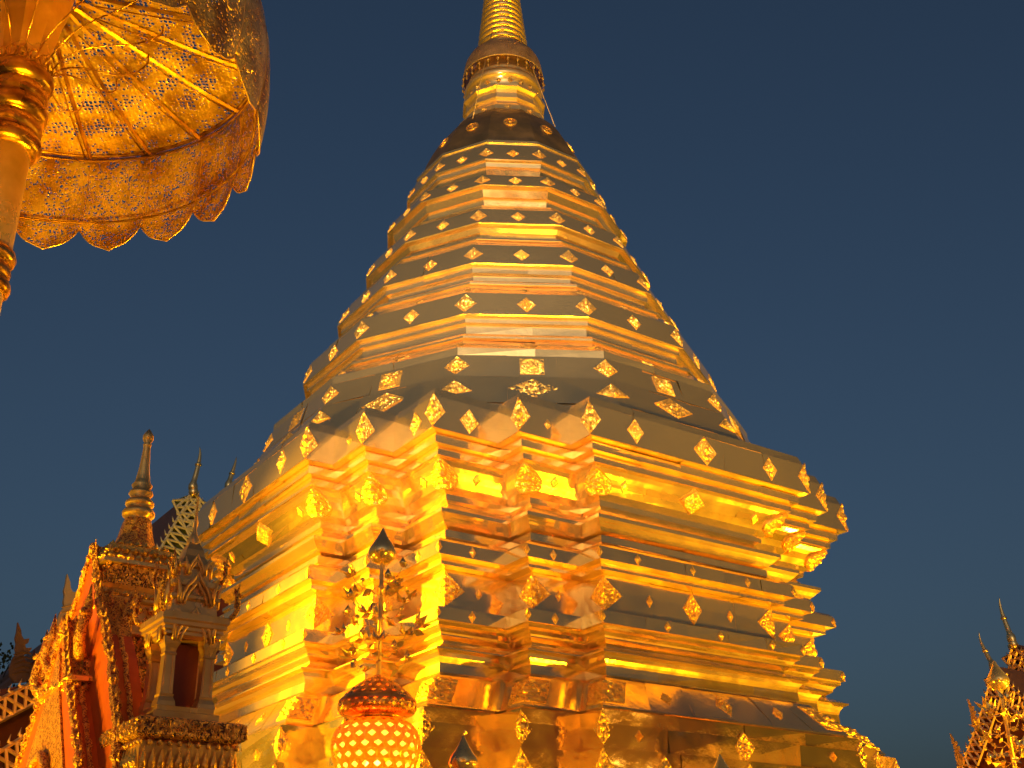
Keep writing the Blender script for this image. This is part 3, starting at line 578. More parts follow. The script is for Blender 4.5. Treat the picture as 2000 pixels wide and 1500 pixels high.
def studs(mb, h, z0, z1, n, mat=0, c=(0, 0)):
    for s in range(4):
        M_ = Matrix.Rotation(math.pi / 2 * s, 3, 'Z')
        for _ in range(n):
            x, z, r = rng.uniform(-h, h), rng.uniform(z0, z1), rng.uniform(0.008, 0.017); b = Vector((x, -h, z)); t = rng.uniform(0, 3)
            P_ = [b + Vector((math.cos(t + q * 2.1) * r, 0.002, math.sin(t + q * 2.1) * r * 1.3)) for q in range(3)] + [b + Vector((rng.uniform(-r, r) * .6, -r * 0.9, rng.uniform(-r, r) * .6))]
            mb.add([M_ @ p + Vector((c[0], c[1], 0)) for p in P_], [(0, 1, 3), (1, 2, 3), (2, 0, 3)], mat)
KU = thing('spired_shrine', 'ornate gold shrine with a slender spire and flame edged orange gable, left of the chedi', 'shrine', (-3.0, -11.0, 0), R(34.91))
mb = MB(); mb.lathe([(0.000, 5.6), (0.019, 5.575), (0.043, 5.535), (0.043, 5.50), (0.026, 5.465), (0.036, 5.455), (0.031, 5.44), (0.029, 5.42), (0.041, 5.25), (0.053, 5.17), (0.062, 5.12), (0.084, 5.09), (0.067, 5.055), (0.089, 5.04), (0.098, 5.015), (0.074, 4.985), (0.082, 4.975), (0.113, 4.945), (0.113, 4.92), (0.084, 4.895), (0.110, 4.885), (0.130, 4.855), (0.125, 4.825), (0.096, 4.80), (0.102, 4.79)], 20); mb.build('spire', M_old, KU)
mb = MB(); mb.lathe([(0.10, 4.80), (0.115, 4.76), (0.135, 4.66), (0.165, 4.56), (0.215, 4.49), (0.24, 4.47)], 8, smooth=False, ph=R(22.5)); mb.build('bell', M_mosaic, KU)
mb = MB(); steps(mb, [(0.21, 4.42), (0.24, 4.47), (0.24, 4.50), (0.2, 4.51)]); steps(mb, [(0.27, 4.335), (0.30, 4.34), (0.30, 4.37), (0.24, 4.43)], 1)
for h, z, g, n in ((0.205, 4.50, 0.05, 6), (0.25, 4.43, 0.06, 7), (0.29, 4.365, 0.06, 8)): petals(mb, h, z, g, n)
steps(mb, [(0.25, 4.17), (0.26, 4.335)], 2); steps(mb, [(0.29, 4.14), (0.30, 4.17), (0.26, 4.18)], 1)
petals(mb, 0.285, 4.08, 0.055, 8); steps(mb, [(0.265, 3.96), (0.28, 4.14)], 1); steps(mb, [(0.30, 4.045), (0.31, 4.06), (0.31, 4.075), (0.28, 4.08)], 1)
for k in range(5):
    for s in (0, 3):
        M_ = Matrix.Rotation(-math.pi / 2 * (s == 3), 3, 'Z'); c = M_ @ Vector((-0.22 + 0.11 * k, -0.29, 4.0)); pl_ = []
        mb.lathe([(0, -.035), (.03, -.02), (.036, 0), (.03, .02), (0, .035)], 8, c)
petals(mb, 0.28, 3.885, 0.055, 9); steps(mb, [(0.28, 3.80), (0.30, 3.81), (0.30, 3.825), (0.27, 3.83), (0.27, 3.96)], 1); petals(mb, 0.27, 3.80 - 0.065, 0.06, 9); steps(mb, [(0.25, 3.5), (0.25, 3.80)], 2)
studs(mb, 0.262, 4.18, 4.33, 90); studs(mb, 0.285, 3.86, 4.04, 60); studs(mb, 0.256, 3.5, 3.74, 70)
mb.build('tiered_roof', [M_emb, M_old, M_carve], KU)
mb = MB(); steps(mb, [(0.40, 3.44), (0.36, 3.45), (0.36, 3.56), (0.30, 3.60)], 2); steps(mb, [(0.47, 3.395), (0.47, 3.425), (0.44, 3.44), (0.30, 3.45)], 1)
petals(mb, 0.43, 3.345, 0.05, 14, lean=0.1); steps(mb, [(0.33, 3.10), (0.38, 3.25), (0.42, 3.395)], 2); petals(mb, 0.345, 3.10, 0.04, 12, lean=0.1)
steps(mb, [(0.32, 2.9), (0.36, 2.92), (0.36, 2.94), (0.33, 2.96), (0.33, 3.1)], 1); steps(mb, [(0.40, 0.5), (0.34, 2.3), (0.30, 2.9)], 2); steps(mb, [(0.7, 0), (0.7, 0.3), (0.55, 0.32), (0.55, 0.5)], 1)
studs(mb, 0.365, 3.45, 3.56, 70); studs(mb, 0.375, 3.2, 3.34, 90); studs(mb, 0.475, 3.395, 3.425, 60); studs(mb, 0.335, 2.5, 3.08, 160)
mb.build('shrine_body', [M_emb, M_old, M_carve], KU)
def outline(sc, zs=0.0):
    pr = [(0, 4.53), (0.07, 4.42), (0.16, 4.26), (0.30, 4.08), (0.46, 3.9), (0.64, 3.7), (0.82, 3.5), (1.0, 3.25), (1.14, 3.0), (1.25, 2.7), (1.32, 2.3), (1.32, 0)]
    top = 4.53 - zs
    return [(w * sc, (z - zs) if z > 0 else 0) for w, z in pr]
def gable(nm, sc, zs, x0, x1, mats):
    o = outline(sc, zs); poly = [(w, z) for w, z in o] + [(-w, z) for w, z in reversed(o[1:])]; k = len(poly); mb = MB()
    A = [Vector((x0, y, z)) for y, z in poly]; B = [Vector((x1, y, z)) for y, z in poly]
    mb.add(A + B, [tuple(range(k)), tuple(range(k, 2 * k))[::-1]], 0)
    for i in range(k):
        zt = min(poly[i][1], poly[(i + 1) % k][1]); mb.add([A[i], A[(i + 1) % k], B[(i + 1) % k], B[i]], [(0, 1, 2, 3)], 1 if zt > 3.62 - zs * 0.5 else 0)
    for xx, rr in ((x0, 0.034), (lerp(x0, x1, 0.5), 0.02)):
        for sgn in (1, -1):
            pts_ = [Vector((xx, sgn * w * 1.02, z)) for w, z in o if z > 1]; f = []
            for i in range(len(pts_) - 1): f += [pts_[i].lerp(pts_[i + 1], t / 8) + Vector((rng.uniform(-.006, .006), rng.uniform(-.008, .008), 0)) for t in range(8)]
            mb.tube(f, [rr * rng.uniform(0.7, 1.25) for _ in f], 6, 1, False)
            if rr > 0.03:
                for i in range(2, len(f), 3):
                    p = f[i]; mb.add([p + Vector((0.02, 0, -.03)), p + Vector((-.025, 0, -.03)), p + Vector((0, sgn * 0.035, 0.0)), p + Vector((-0.01, sgn * 0.05, 0.07))], [(0, 1, 3), (1, 2, 3), (2, 0, 3)], 1)
    return mb.build(nm, mats, KU)
gable('rear_gable', 1.0, 0.0, -0.31, -0.12, [M_orange, M_mosaic]); gable('front_gable', 0.96, 0.60, -0.44, -0.29, [M_orange, M_mosaic])
mb = MB(); o = outline(0.78, 0.82); poly = [(w, z) for w, z in o] + [(-w, z) for w, z in reversed(o[1:])]; k = len(poly)
mb.add([Vector((-0.455, y, z)) for y, z in poly] + [Vector((-0.43, y, z)) for y, z in poly], [tuple(range(k))] + [(i, (i + 1) % k, (i + 1) % k + k, i + k) for i in range(k)]); mb.build('gable_panel', M_mosaic, KU)
mb = MB()
ar = [(-0.26, 0.4), (-0.26, 2.6)] + [(-0.26 * math.cos(t * math.pi / 8), 2.6 + 0.34 * math.sin(t * math.pi / 8)) for t in range(1, 8)] + [(0.26, 2.6), (0.26, 0.4)]
mb.add([Vector((-0.465, y, z)) for y, z in ar], [tuple(range(len(ar)))]); mb.tube([Vector((-0.48, y, z)) for y, z in ar], 0.035, 6, 1); mb.build('niche', [M_orange, M_mosaic], KU)
def naga(mb, base, out, up, s, mat=0):
    out, up = out.normalized(), up.normalized()
    P_ = [base, base + out * 0.10 * s + up * 0.06 * s, base + out * 0.19 * s + up * 0.2 * s, base + out * 0.2 * s + up * 0.36 * s, base + out * 0.15 * s + up * 0.5 * s, base + out * 0.17 * s + up * 0.66 * s, base + out * 0.2 * s + up * 0.85 * s]
    mb.tube(P_, [0.07 * s, 0.075 * s, 0.07 * s, 0.062 * s, 0.07 * s, 0.04 * s, 0.006 * s], 8, mat)
    for i, q in ((3, 0.5), (4, 0.62), (2, 0.4)):
        b = P_[i]; n = out.cross(up).normalized(); mb.add([b + n * .02 * s - out * 0.03 * s, b - n * .02 * s - out * 0.03 * s, b - out * 0.13 * s + up * 0.06 * s, b - out * 0.10 * s + up * 0.22 * s, b + up * 0.12 * s], [(0, 1, 2), (0, 2, 3), (1, 3, 2), (0, 3, 4), (1, 4, 3)], mat)
    h = P_[4]; mb.tube([h, h + out * 0.08 * s + up * 0.02 * s, h + out * 0.16 * s - up * 0.01 * s], [0.055 * s, 0.05 * s, 0.015 * s], 7, mat)
for b, o_, s in (((-0.40, 0.5, 3.45), (-0.4, 0.6, 0), 0.62), ((-0.38, 0.42, 3.62), (-0.4, 0.6, 0), 0.55), ((-0.36, -0.30, 3.58), (-0.5, -0.6, 0), 0.62), ((-0.20, -0.38, 3.58), (0.3, -0.6, 0), 0.62), ((0.3, -0.38, 3.58), (0.6, -0.3, 0), 0.55)):
    mb = MB(); naga(mb, Vector(b), Vector(o_), Vector((0.08, -0.05, 1)), s); mb.build('naga_finial', M_mosaic, KU)

# ================================================================ miniature pavilion on its pedestal
MP = thing('miniature_pavilion', 'small brass pavilion with four columns and pointed arches beside the spired shrine', 'shrine', (-2.25, -12.0, 0), R(34.91)); MP.scale = (0.82, 0.82, 1.0)
mb = MB(); steps(mb, [(0.27, 2.99), (0.27, 3.05), (0.235, 3.06), (0.235, 3.09)]); mb.build('base', M_brass, MP)
for sx in (-1, 1):
    for sy in (-1, 1):
        mb = MB(); c = (sx * 0.165, sy * 0.165)
        steps(mb, [(0.075, 3.09), (0.07, 3.12), (0.055, 3.15), (0.06, 3.165), (0.05, 3.17), (0.044, 3.42), (0.052, 3.43), (0.044, 3.445), (0.05, 3.47), (0.066, 3.5), (0.07, 3.54)], 0, c)
        for e in (-0.03, 0.03): mb.box((c[0] + e, c[1] - 0.05, 3.30), (0.012, 0.012, 0.24))
        mb.build('column', M_brass, MP)
mb = MB(); mb.box((0.02, 0.05, 3.31), (0.22, 0.2, 0.44)); mb.build('inner_shrine', M_red, MP)
mb = MB(); steps(mb, [(0.2, 3.54), (0.235, 3.56), (0.235, 3.58), (0.25, 3.59), (0.25, 3.61), (0.27, 3.62), (0.27, 3.645), (0.285, 3.655), (0.285, 3.70), (0.22, 3.71)]); steps(mb, [(0.2, 3.71), (0.19, 3.80), (0.21, 3.82), (0.21, 3.84), (0.19, 3.85), (0.18, 3.9), (0.2, 3.91), (0.2, 3.95), (0.15, 3.96)])
steps(mb, [(0.13, 3.96), (0.12, 4.05), (0.14, 4.06), (0.14, 4.08), (0.12, 4.09), (0.085, 4.15), (0.075, 4.2), (0.04, 4.26)]); mb.lathe([(0.05, 4.24), (0.06, 4.27), (0.03, 4.32), (0.014, 4.36), (0.008, 4.6), (0.012, 4.61), (0.0, 4.63)], 12); mb.build('roof', M_brass, MP)
def arch(z, w, h, off, name, frame=0.016):
    for s in range(4):
        M_ = Matrix.Rotation(math.pi / 2 * s, 3, 'Z'); mb = MB()
        for g in (1.0, 0.72):
            pts_ = [M_ @ Vector((x * w * g, -off, z + y * h * g)) for x, y in ((-1.15, 0.12), (-1.0, 0), (-0.9, 0.3), (-0.62, 0.62), (-0.3, 0.82), (0, 1.15), (0.3, 0.82), (0.62, 0.62), (0.9, 0.3), (1.0, 0), (1.15, 0.12))]
            mb.tube(pts_, [0.006] + [frame * g] * 4 + [frame * 0.5] + [frame * g] * 4 + [0.006], 6)
        for x in (-1.1, 1.1):
            b = M_ @ Vector((x * w, -off, z)); mb.tube([b, b + Vector((0, 0, h * 0.4)), b + M_ @ Vector((x * 0.03, -0.02, h * 0.95))], [0.018, 0.02, 0.002], 6)
        mb.build(name, M_old, MP)
arch(3.52, 0.15, 0.2, 0.245, 'pointed_arch'); arch(3.78, 0.13, 0.2, 0.215, 'upper_arch'); arch(4.0, 0.07, 0.13, 0.15, 'crown_arch', 0.011)
for sx in (-1, 1):
    for sy in (-1, 1):
        mb = MB()
        for r_, z_, s in ((0.285, 3.70, 0.3), (0.2, 3.95, 0.24)): naga(mb, Vector((sx * r_, sy * r_, z_)), Vector((sx, sy, 0)), Vector((0, 0, 1)), s)
        mb.build('corner_antefix', M_mosaic, MP)
mb = MB(); steps(mb, [(0.40, 2.86), (0.44, 2.88), (0.44, 2.975), (0.41, 2.99), (0.3, 2.992)], 2); steps(mb, [(0.36, 2.62), (0.385, 2.84), (0.36, 2.86)], 1); petals(mb, 0.385, 2.82 - 0.16, 0.15, 11, 0, 0.1, wide=0.8)
for s in range(4):
    M_ = Matrix.Rotation(math.pi / 2 * s, 3, 'Z')
    for k in range(11): mb.lathe([(0, -.022), (.018, -.013), (.022, 0), (.018, .013), (0, .022)], 8, M_ @ Vector((lerp(-0.39, 0.39, k / 10), -0.392, 2.835)))
steps(mb, [(0.5, 0), (0.5, 0.3), (0.36, 0.35), (0.34, 2.3), (0.38, 2.5), (0.36, 2.62)], 2); studs(mb, 0.445, 2.885, 2.97, 130)
mb.build('pedestal', [M_emb, M_old, M_carve], MP)

# ================================================================ temple halls with lace edged gables
def bar(mb, a, b, t, mat=0): mb.tube([a, b], t, 4, mat, False)
def lace(mb, a, b, perp, w, step, mats=(0, 1), teeth=True, dep=Vector((0, 0, 0))):
    L_ = (b - a).length; n = max(2, round(L_ / step)); d = (b - a) / n
    mb.add([a - dep * 0.1, b - dep * 0.1, b + perp * w - dep * 0.1, a + perp * w - dep * 0.1], [(0, 1, 2, 3)], mats[1])
    bar(mb, a, b, step * 0.17, mats[0]); bar(mb, a + perp * w, b + perp * w, step * 0.17, mats[0])
    for i in range(n):
        p = a + d * i; q = p + d
        bar(mb, p, p + d * 0.5 + perp * w * 0.5, step * 0.17, mats[0]); bar(mb, q, p + d * 0.5 + perp * w * 0.5, step * 0.17, mats[0])
        bar(mb, p + perp * w, p + d * 0.5 + perp * w * 0.5, step * 0.17, mats[0]); bar(mb, q + perp * w, p + d * 0.5 + perp * w * 0.5, step * 0.17, mats[0])
        if teeth:
            m_ = p + d * 0.5; mb.tube([m_ - d * 0.25, m_ - perp * step * 0.3 + d * 0.05, m_ - perp * step * 0.75 + d * 0.45 * (-1 if d.z < 0 else 1)], [step * 0.2, step * 0.14, step * 0.02], 5, mats[0])
def horn(parent, pts_, r, mat, name='chofa_finial'):
    f = []
    for i in range(len(pts_) - 1):
        p0, p1, p2, p3 = pts_[max(i - 1, 0)], pts_[i], pts_[i + 1], pts_[min(i + 2, len(pts_) - 1)]
        for t in (0, 0.33, 0.67): f.append(0.5 * (2 * p1 + (p2 - p0) * t + (2 * p0 - 5 * p1 + 4 * p2 - p3) * t * t + (3 * p1 - p0 - 3 * p2 + p3) * t ** 3))
    f.append(pts_[-1]); n = len(f); mb = MB(); rr = [r * (1.0 if i < 2 else 1.25 if i < 4 else 0.8) * (1 - (i / (n - 1)) ** 2 * 0.97) for i in range(n)]
    mb.tube(f, rr, 8); k = n // 2; mb.lathe([(r * 0.5, -r * .5), (r * 0.85, -r * 0.2), (r * 0.85, r * 0.2), (r * 0.5, r * .5)], 10, f[k]); mb.lathe([(r * .8, -r), (r * 1.35, 0), (r * 0.9, r * 1.2)], 10, f[0]); return mb.build(name, mat, parent)
def flame(parent, base, tip, side, n, mat, s=1.0, name='naga_finial'):
    # flat carved naga tail: curling body with flame points, cut from a thick board
    up = tip - base; h = up.length; up.normalize(); sd = (side - up * side.dot(up)).normalized()
    o = [(0.14, -0.08), (0.25, 0.02), (0.27, 0.16), (0.20, 0.28), (0.12, 0.36), (0.11, 0.44), (0.20, 0.46), (0.26, 0.56), (0.15, 0.56), (0.13, 0.62), (0.19, 0.66), (0.21, 0.74), (0.11, 0.73), (0.07, 0.80), (0.06, 0.90), (0.0, 1.06), (-0.02, 0.88), (-0.05, 0.76), (-0.03, 0.66), (-0.05, 0.56), (-0.03, 0.46), (-0.10, 0.36), (-0.15, 0.2), (-0.14, 0.05), (-0.07, -0.08)]
    mb = MB(); mb.extrude([(x * h * s, y * h) for x, y in o], h * 0.09, (base, sd, up))
    for q in range(5): c = base + up * h * (0.08 + q * 0.09) + sd * h * 0.08; mb.tube([c - sd * h * 0.16 + n * h * 0.05, c + up * h * 0.05 + n * h * 0.06, c + sd * h * 0.16 + n * h * 0.05], h * 0.014, 4, 0, False)
    return mb.build(name, mat, parent)
def hall_gable(T, P0, n, left, right, depth, w, step, mats, ped, name='roof', rows=1):
    # left/right: chains of photo points from the apex down, all in the vertical gable plane
    Ls = [pix(*p, P0, n) for p in left]; Rs = [pix(*p, P0, n) for p in right]; up = Vector((0, 0, 1)); ax = n.cross(up)
    for side in (Ls, Rs):
        mb = MB()
        for i in range(len(side) - 1):
            a, b = side[i], side[i + 1]; d = (b - a).normalized(); perp = d.cross(n); perp = -perp if perp.z > 0 else perp
            lace(mb, a + n * 0.06, b + n * 0.06, perp, w, step, (0, 1), True, n)
        mb.build('bargeboard', mats, T)
    mb = MB()
    for side in (Ls, Rs):
        for i in range(len(side) - 1):
            a, b = side[i] + up * 0.06, side[i + 1] + up * 0.06; q = [a, b, b - n * depth, a - n * depth]
            mb.add(q + [v - up * 0.14 for v in q], [(0, 1, 2, 3), (4, 5, 6, 7), (0, 1, 5, 4), (1, 2, 6, 5), (2, 3, 7, 6)])
    mb.build(name, M_roof, T)
    poly = [v - n * 0.12 - up * 0.1 for v in Ls[::-1]] + [v - n * 0.12 - up * 0.1 for v in Rs[1:]]; zb = min(v.z for v in poly)
    poly = [Vector((poly[0].x, poly[0].y, zb))] + poly + [Vector((poly[-1].x, poly[-1].y, zb))]
    mb = MB(); mb.add(poly, [tuple(range(len(poly)))]); mb.build('pediment', ped, T); return Ls, Rs
# --- far hall behind the shrine
VH = thing('temple_hall', 'far temple hall with a white and green lace gable rising behind the spired shrine', 'temple', (-8.0, 8.0, 0))
P0 = Vector((-8.0, 8.0, 0)) + VX * 0
def loc_parent(T):
    # parts were laid out in world coordinates: keep them there under their thing
    for c in T.children: c.location = -Vector(T.location)
Lv, Rv = hall_gable(VH, P0, UX, [(378, 962), (345, 1015), (300, 1094), (262, 1140)], [(378, 962), (410, 1030), (450, 1100)], 9, 0.62, 0.2, [M_white, M_green], M_red)
horn(VH, [pix(x, y, P0 + UX * 0.1, UX) for x, y in ((378, 962), (377, 948), (383, 925), (389, 900), (391, 884), (390, 872))], 0.10, M_leaf)
hall_gable(VH, P0 + UX * 0.3, UX, [(258, 1135), (190, 1180), (124, 1242)], [(500, 1135), (560, 1180), (620, 1242)], 9, 0.3, 0.3, [M_lace, M_red], M_red, 'lower_roof')
flame(VH, pix(126, 1236, P0 + UX * 0.4, UX), pix(130, 1128, P0 + UX * 0.4, UX), VX * -1, UX, M_lace)
hall_gable(VH, P0 + UX * 0.6, UX, [(118, 1256), (80, 1284), (40, 1318)], [(630, 1256), (660, 1284), (700, 1318)], 9, 0.24, 0.3, [M_red, M_red], M_red, 'lowest_roof')
flame(VH, pix(34, 1325, P0 + UX * 0.7, UX), pix(34, 1222, P0 + UX * 0.7, UX), VX * -1, UX, M_roof)
mb = MB(); a, b = pix(300, 1120, P0 - UX * 1.2, UX), pix(520, 1120, P0 - UX * 1.2, UX); A = P0 + VX * 2.2 - UX * 1.2; B = P0 - VX * 2.2 - UX * 1.2
mb.add([Vector((A.x, A.y, 0)), Vector((B.x, B.y, 0)), Vector((B.x, B.y, 7.6)), Vector((A.x, A.y, 7.6))], [(0, 1, 2, 3)]); A2, B2 = A - UX * 8, B - UX * 8
mb.add([Vector((A.x, A.y, 0)), Vector((A2.x, A2.y, 0)), Vector((A2.x, A2.y, 7.0)), Vector((A.x, A.y, 7.0))], [(0, 1, 2, 3)]); mb.build('wall', M_plaster, VH); loc_parent(VH)
# --- another gable horn just showing over the left shoulder of the chedi
VB = thing('rear_hall', 'gold horned gable tip of a hall mostly hidden behind the left shoulder of the chedi', 'temple', (-7.3, 10.5, 0))
P1_ = Vector((-7.3, 10.5, 0))
hall_gable(VB, P1_, UX, [(452, 965), (420, 1015), (380, 1075)], [(452, 965), (485, 1015), (520, 1075)], 5, 0.5, 0.3, [M_lace, M_green], M_red)
horn(VB, [pix(x, y, P1_ + UX * 0.1, UX) for x, y in ((449, 962), (447, 945), (453, 925), (459, 906), (462, 892))], 0.10, M_leaf)
mb = MB(); mb.box(P1_ - UX * 3 + Vector((0, 0, 5.5)), (5.6, 5, 11.0), 0, Matrix.Rotation(R(34.91), 3, 'Z')); mb.build('wall', M_plaster, VB); loc_parent(VB)
# --- low gallery at the left edge
GA = thing('gallery_hall', 'low hall with two rows of lace edged eaves at the left edge, lit wall below', 'temple', (-8.3, 1.0, 0))
P2p = Vector((-8.3, 1.0, 0))
for (x0, y0), (x1, y1), off, w in (((150, 1288), (-120, 1428), 0.0, 0.34), ((170, 1358), (-120, 1546), 0.5, 0.40)):
    a, b = pix(x0, y0, P2p + UX * off, UX), pix(x1, y1, P2p + UX * off, UX); d = (b - a).normalized(); perp = d.cross(UX); perp = -perp if perp.z > 0 else perp
    mb = MB(); lace(mb, a, b, perp, w, 0.2, (0, 1), True, UX); mb.build('bargeboard', [M_lace, M_red], GA)
    mb = MB(); q = [a - UX * 0.1, b - UX * 0.1, b - UX * 6, a - UX * 6]; mb.add(q + [v - Vector((0, 0, 0.15)) for v in q], [(0, 1, 2, 3), (4, 5, 6, 7), (0, 1, 5, 4)]); mb.build('roof', M_roof, GA)
mb = MB(); A, B = P2p - UX * 0.9 + VX * 4, P2p - UX * 0.9 - VX * 1.2
mb.add([Vector((A.x, A.y, 4.9)), Vector((B.x, B.y, 4.9)), Vector((B.x, B.y, 6.6)), Vector((A.x, A.y, 4.9))], [(0, 1, 2)]); mb.build('gable_wall', M_red, GA)
mb = MB(); mb.add([Vector((A.x, A.y, 0)), Vector((B.x, B.y, 0)), Vector((B.x, B.y, 5.0)), Vector((A.x, A.y, 5.0))], [(0, 1, 2, 3)])
A2, B2 = A - UX * 5, B - UX * 5; mb.add([Vector((B.x, B.y, 0)), Vector((B2.x, B2.y, 0)), Vector((B2.x, B2.y, 5.0)), Vector((B.x, B.y, 5.0))], [(0, 1, 2, 3)]); mb.build('wall', M_plaster, GA); loc_parent(GA)
# --- hall on the right
HR = thing('lace_gabled_hall', 'dark red hall with gold lace gables and curved horns at the right edge', 'temple', (10.6, 6.0, 0))
P3 = Vector((10.6, 6.0, 0)); VN = VX
hall_gable(HR, P3, VN, [(1944, 1306), (1925, 1376), (1908, 1425)], [(1944, 1306), (1985, 1350), (2040, 1400), (2120, 1460)], 7, 0.34, 0.16, [M_lace, M_red], M_red)
hall_gable(HR, P3 + VN * 0.4, VN, [(1907, 1428), (1888, 1480), (1866, 1520)], [(2060, 1420), (2110, 1470), (2180, 1530)], 7, 0.34, 0.16, [M_lace, M_red], M_red, 'lower_roof')
horn(HR, [pix(x, y, P3 + VN * 0.2, VN) for x, y in ((1943, 1306), (1938, 1296), (1930, 1283), (1921, 1265), (1914, 1248), (1912, 1233))], 0.075, M_leaf)
P4 = P3 - VN * 2.2
hall_gable(HR, P4, VN, [(1980, 1262), (1971, 1318), (1950, 1370)], [(1980, 1262), (2010, 1292), (2060, 1335)], 7, 0.40, 0.18, [M_lace, M_red], M_red, 'upper_roof')
horn(HR, [pix(x, y, P4 + VN * 0.2, VN) for x, y in ((1979, 1260), (1974, 1243), (1966, 1222), (1958, 1200), (1953, 1180), (1952, 1166))], 0.09, M_leaf)
for b, t in (((1906, 1420), (1891, 1368)), ((1876, 1492), (1857, 1436))):
    flame(HR, pix(*b, P3 + VN * 0.5, VN), pix(*t, P3 + VN * 0.5, VN), UX * 1, VN, M_lace, 0.7)
mb = MB(); A, B = P3 + UX * 4 - VN * 0.5, P3 - UX * 1.3 - VN * 0.5
mb.add([Vector((A.x, A.y, 0)), Vector((B.x, B.y, 0)), Vector((B.x, B.y, 5.0)), Vector((A.x, A.y, 5.0))], [(0, 1, 2, 3)]); B2 = B - VN * 7
mb.add([Vector((B.x, B.y, 0)), Vector((B2.x, B2.y, 0)), Vector((B2.x, B2.y, 5.0)), Vector((B.x, B.y, 5.0))], [(0, 1, 2, 3)]); mb.build('wall', M_red, HR); loc_parent(HR)
# --- bare tree at the far left
TR = thing('tree', 'thin dark tree branches against the dusk sky at the left edge', 'tree', (-14.6, 12.0, 0))
tb = MB(); lf = MB()
def grow(p, d, ln, r, lev):
    q = p + d * ln; tb.tube([p, p.lerp(q, 0.5) + Vector((rng.uniform(-1, 1), rng.uniform(-1, 1), 0)) * ln * 0.05, q], [r, r * 0.85, r * 0.68], 6, cap=False)
    if lev == 0:
        for _ in range(26):
            c = q + Vector((rng.gauss(0, .25), rng.gauss(0, .25), rng.gauss(0, .2))); a = Vector((rng.gauss(0, 1), rng.gauss(0, 1), rng.gauss(0, 1))).normalized() * 0.07; b = a.orthogonal().normalized() * 0.04
            lf.add([c - a, c + b, c + a, c - b], [(0, 1, 2, 3)])
        return
    for _ in range(3 if lev > 2 else 2 + (rng.random() < 0.5)):
        dd = (d + Vector((rng.gauss(0, .5), rng.gauss(0, .5), rng.gauss(0.1, .3)))).normalized(); grow(q, dd, ln * rng.uniform(0.65, 0.85), r * 0.62, lev - 1)
grow(Vector((0, 0, 0)), Vector((0.02, 0, 1)), 2.7, 0.2, 5); tb.build('trunk', M_bark, TR); lf.build('crown', M_leafg, TR)

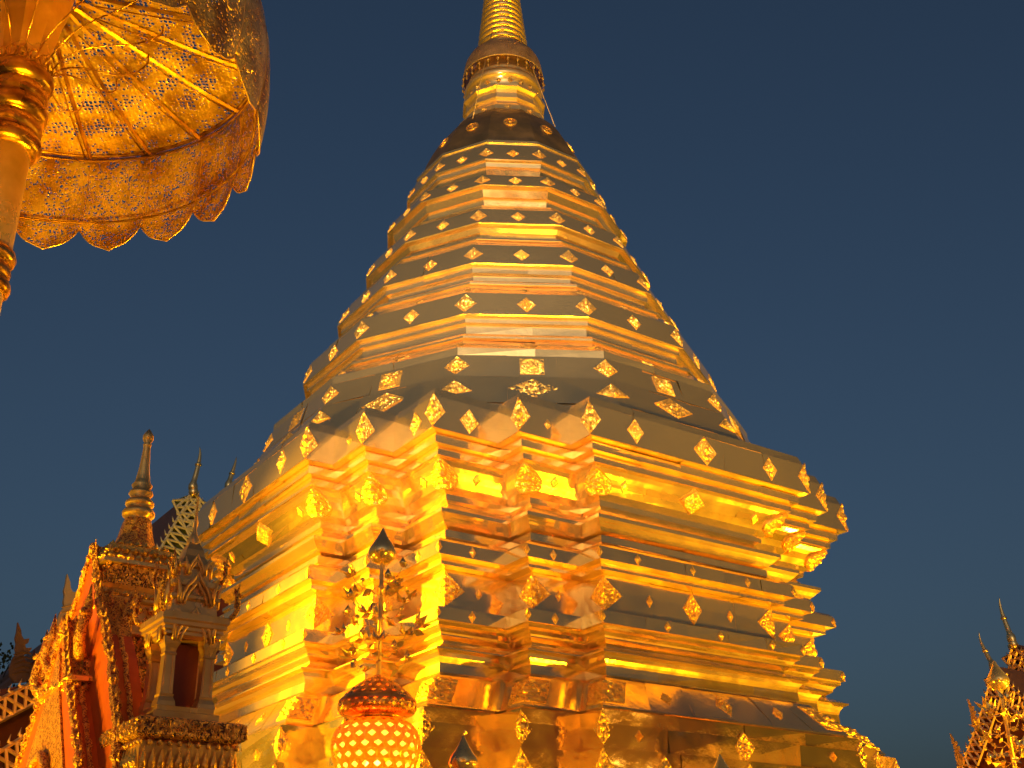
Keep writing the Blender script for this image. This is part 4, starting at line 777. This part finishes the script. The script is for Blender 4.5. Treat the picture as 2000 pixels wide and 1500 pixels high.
# ================================================================ unseen gallery and hall, added for the polished base to mirror
def gallery(label, loc, rz, length):
    t = thing('cloister_gallery', label, 'gallery', loc, rz, 'unseen galleries round the court')
    mb = MB(); mb.box((0, 2.2, 3.2), (length, 0.3, 6.4)); mb.build('wall', M_plaster, t)
    mb = MB(); n = int(length / 3.2)
    for k in range(n + 1):
        x = lerp(-length / 2 + 0.3, length / 2 - 0.3, k / n); mb.lathe([(0.32, 0), (0.32, 0.3), (0.24, 0.4), (0.22, 5.4), (0.32, 5.6), (0.32, 5.8)], 14, (x, -0.6, 0))
    mb.build('colonnade', M_old, t)
    for k in range(0, n, 2):
        x = lerp(-length / 2 + 0.3, length / 2 - 0.3, (k + 0.5) / n); mb = MB(); mb.box((x, 2.02, 1.5), (1.5, 0.06, 3.0)); mb.build('door', M_red, t)
    mb = MB(); h = length / 2 + 0.4
    for y0, z0, y1, z1 in ((-1.5, 5.6, 1.0, 9.6), (3.5, 5.6, 1.0, 9.6)):
        mb.add([(-h, y0, z0), (h, y0, z0), (h, y1, z1), (-h, y1, z1), (-h, y0, z0 - .2), (h, y0, z0 - .2), (h, y1, z1 - .2), (-h, y1, z1 - .2)], [(0, 1, 2, 3), (4, 5, 6, 7), (0, 1, 5, 4), (0, 3, 7, 4), (1, 2, 6, 5)])
    mb.build('roof', M_roof, t)
    for k in range(0, n, 3):
        x = lerp(-length / 2 + 0.3, length / 2 - 0.3, (k + 0.5) / n); l = bpy.data.lights.new('fill_light', 'POINT'); l.energy = 220; l.color = (1.0, 0.52, 0.03); l.shadow_soft_size = 0.25  # added lamps, brightening the unseen gallery for its reflection
        o = bpy.data.objects.new('fill_light', l); col.objects.link(o); o.parent = t; o.location = (x, 0.4, 4.6)
        mb = MB(); mb.lathe([(0, -.2), (0.16, -.12), (0.2, 0), (0.16, .12), (0, .2)], 14, (x, 0.4, 4.98)); mb.lathe([(0.02, 5.18), (0.02, 5.7)], 6, (x, 0.4, 0)); mb.build('fill_lamp_globe', M_globe, t)
M_globe = emit('fill_globe', (1.0, 0.7, 0.3), 12)  # glow of the globes added in the gallery

gallery('unseen cream gallery with gold columns right of the court, for the base to reflect', (20.0, -9.0, 0), R(-90), 40)

MH = thing('temple_hall', 'unseen tall gilded hall front behind the viewer, for the base to reflect', 'temple', (1.0, -36.0, 0), R(180))  # out of view; gives warm reflections and blocks low sky glow
mb = MB(); mb.box((0, 3.0, 4.5), (16, 6, 9.0)); mb.build('wall', M_plaster, MH)
mb = MB(); mb.add([(-8.6, -0.1, 9.0), (8.6, -0.1, 9.0), (5.6, -0.1, 12.4), (2.6, -0.1, 15.5), (0, -0.1, 19.0), (-2.6, -0.1, 15.5), (-5.6, -0.1, 12.4)], [tuple(range(7))]); mb.build('pediment', M_mosaic, MH)
mb = MB(); pr = [(-9.4, 8.4), (-5.6, 12.8), (-2.6, 15.9), (0, 19.4), (2.6, 15.9), (5.6, 12.8), (9.4, 8.4)]
for (xa, za), (xb, zb) in zip(pr, pr[1:]): mb.add([(xa, -0.8, za), (xb, -0.8, zb), (xb, 14, zb), (xa, 14, za), (xa, -0.8, za - .3), (xb, -0.8, zb - .3)], [(0, 1, 2, 3), (0, 1, 5, 4)])
mb.build('roof', M_roof, MH)
for x in (-4.5, 0, 4.5):
    mb = MB(); mb.box((x, -0.06, 2.2), (1.9, 0.14, 4.4)); mb.build('door', M_red, MH)
mb = MB()
for x in (-7.4, -2.3, 2.3, 7.4): mb.lathe([(0.5, 0), (0.5, 0.4), (0.36, 0.6), (0.33, 8.4), (0.5, 8.9)], 16, (x, -0.7, 0))
mb.build('colonnade', M_old, MH)
for x in (-6.0, 6.0): flood((1.0 + x, -32.6, 0.5), (1.0 + x * 0.5, -36.0, 10.0), 800, 120)  # added floods on the unseen hall, so its reflection is warm
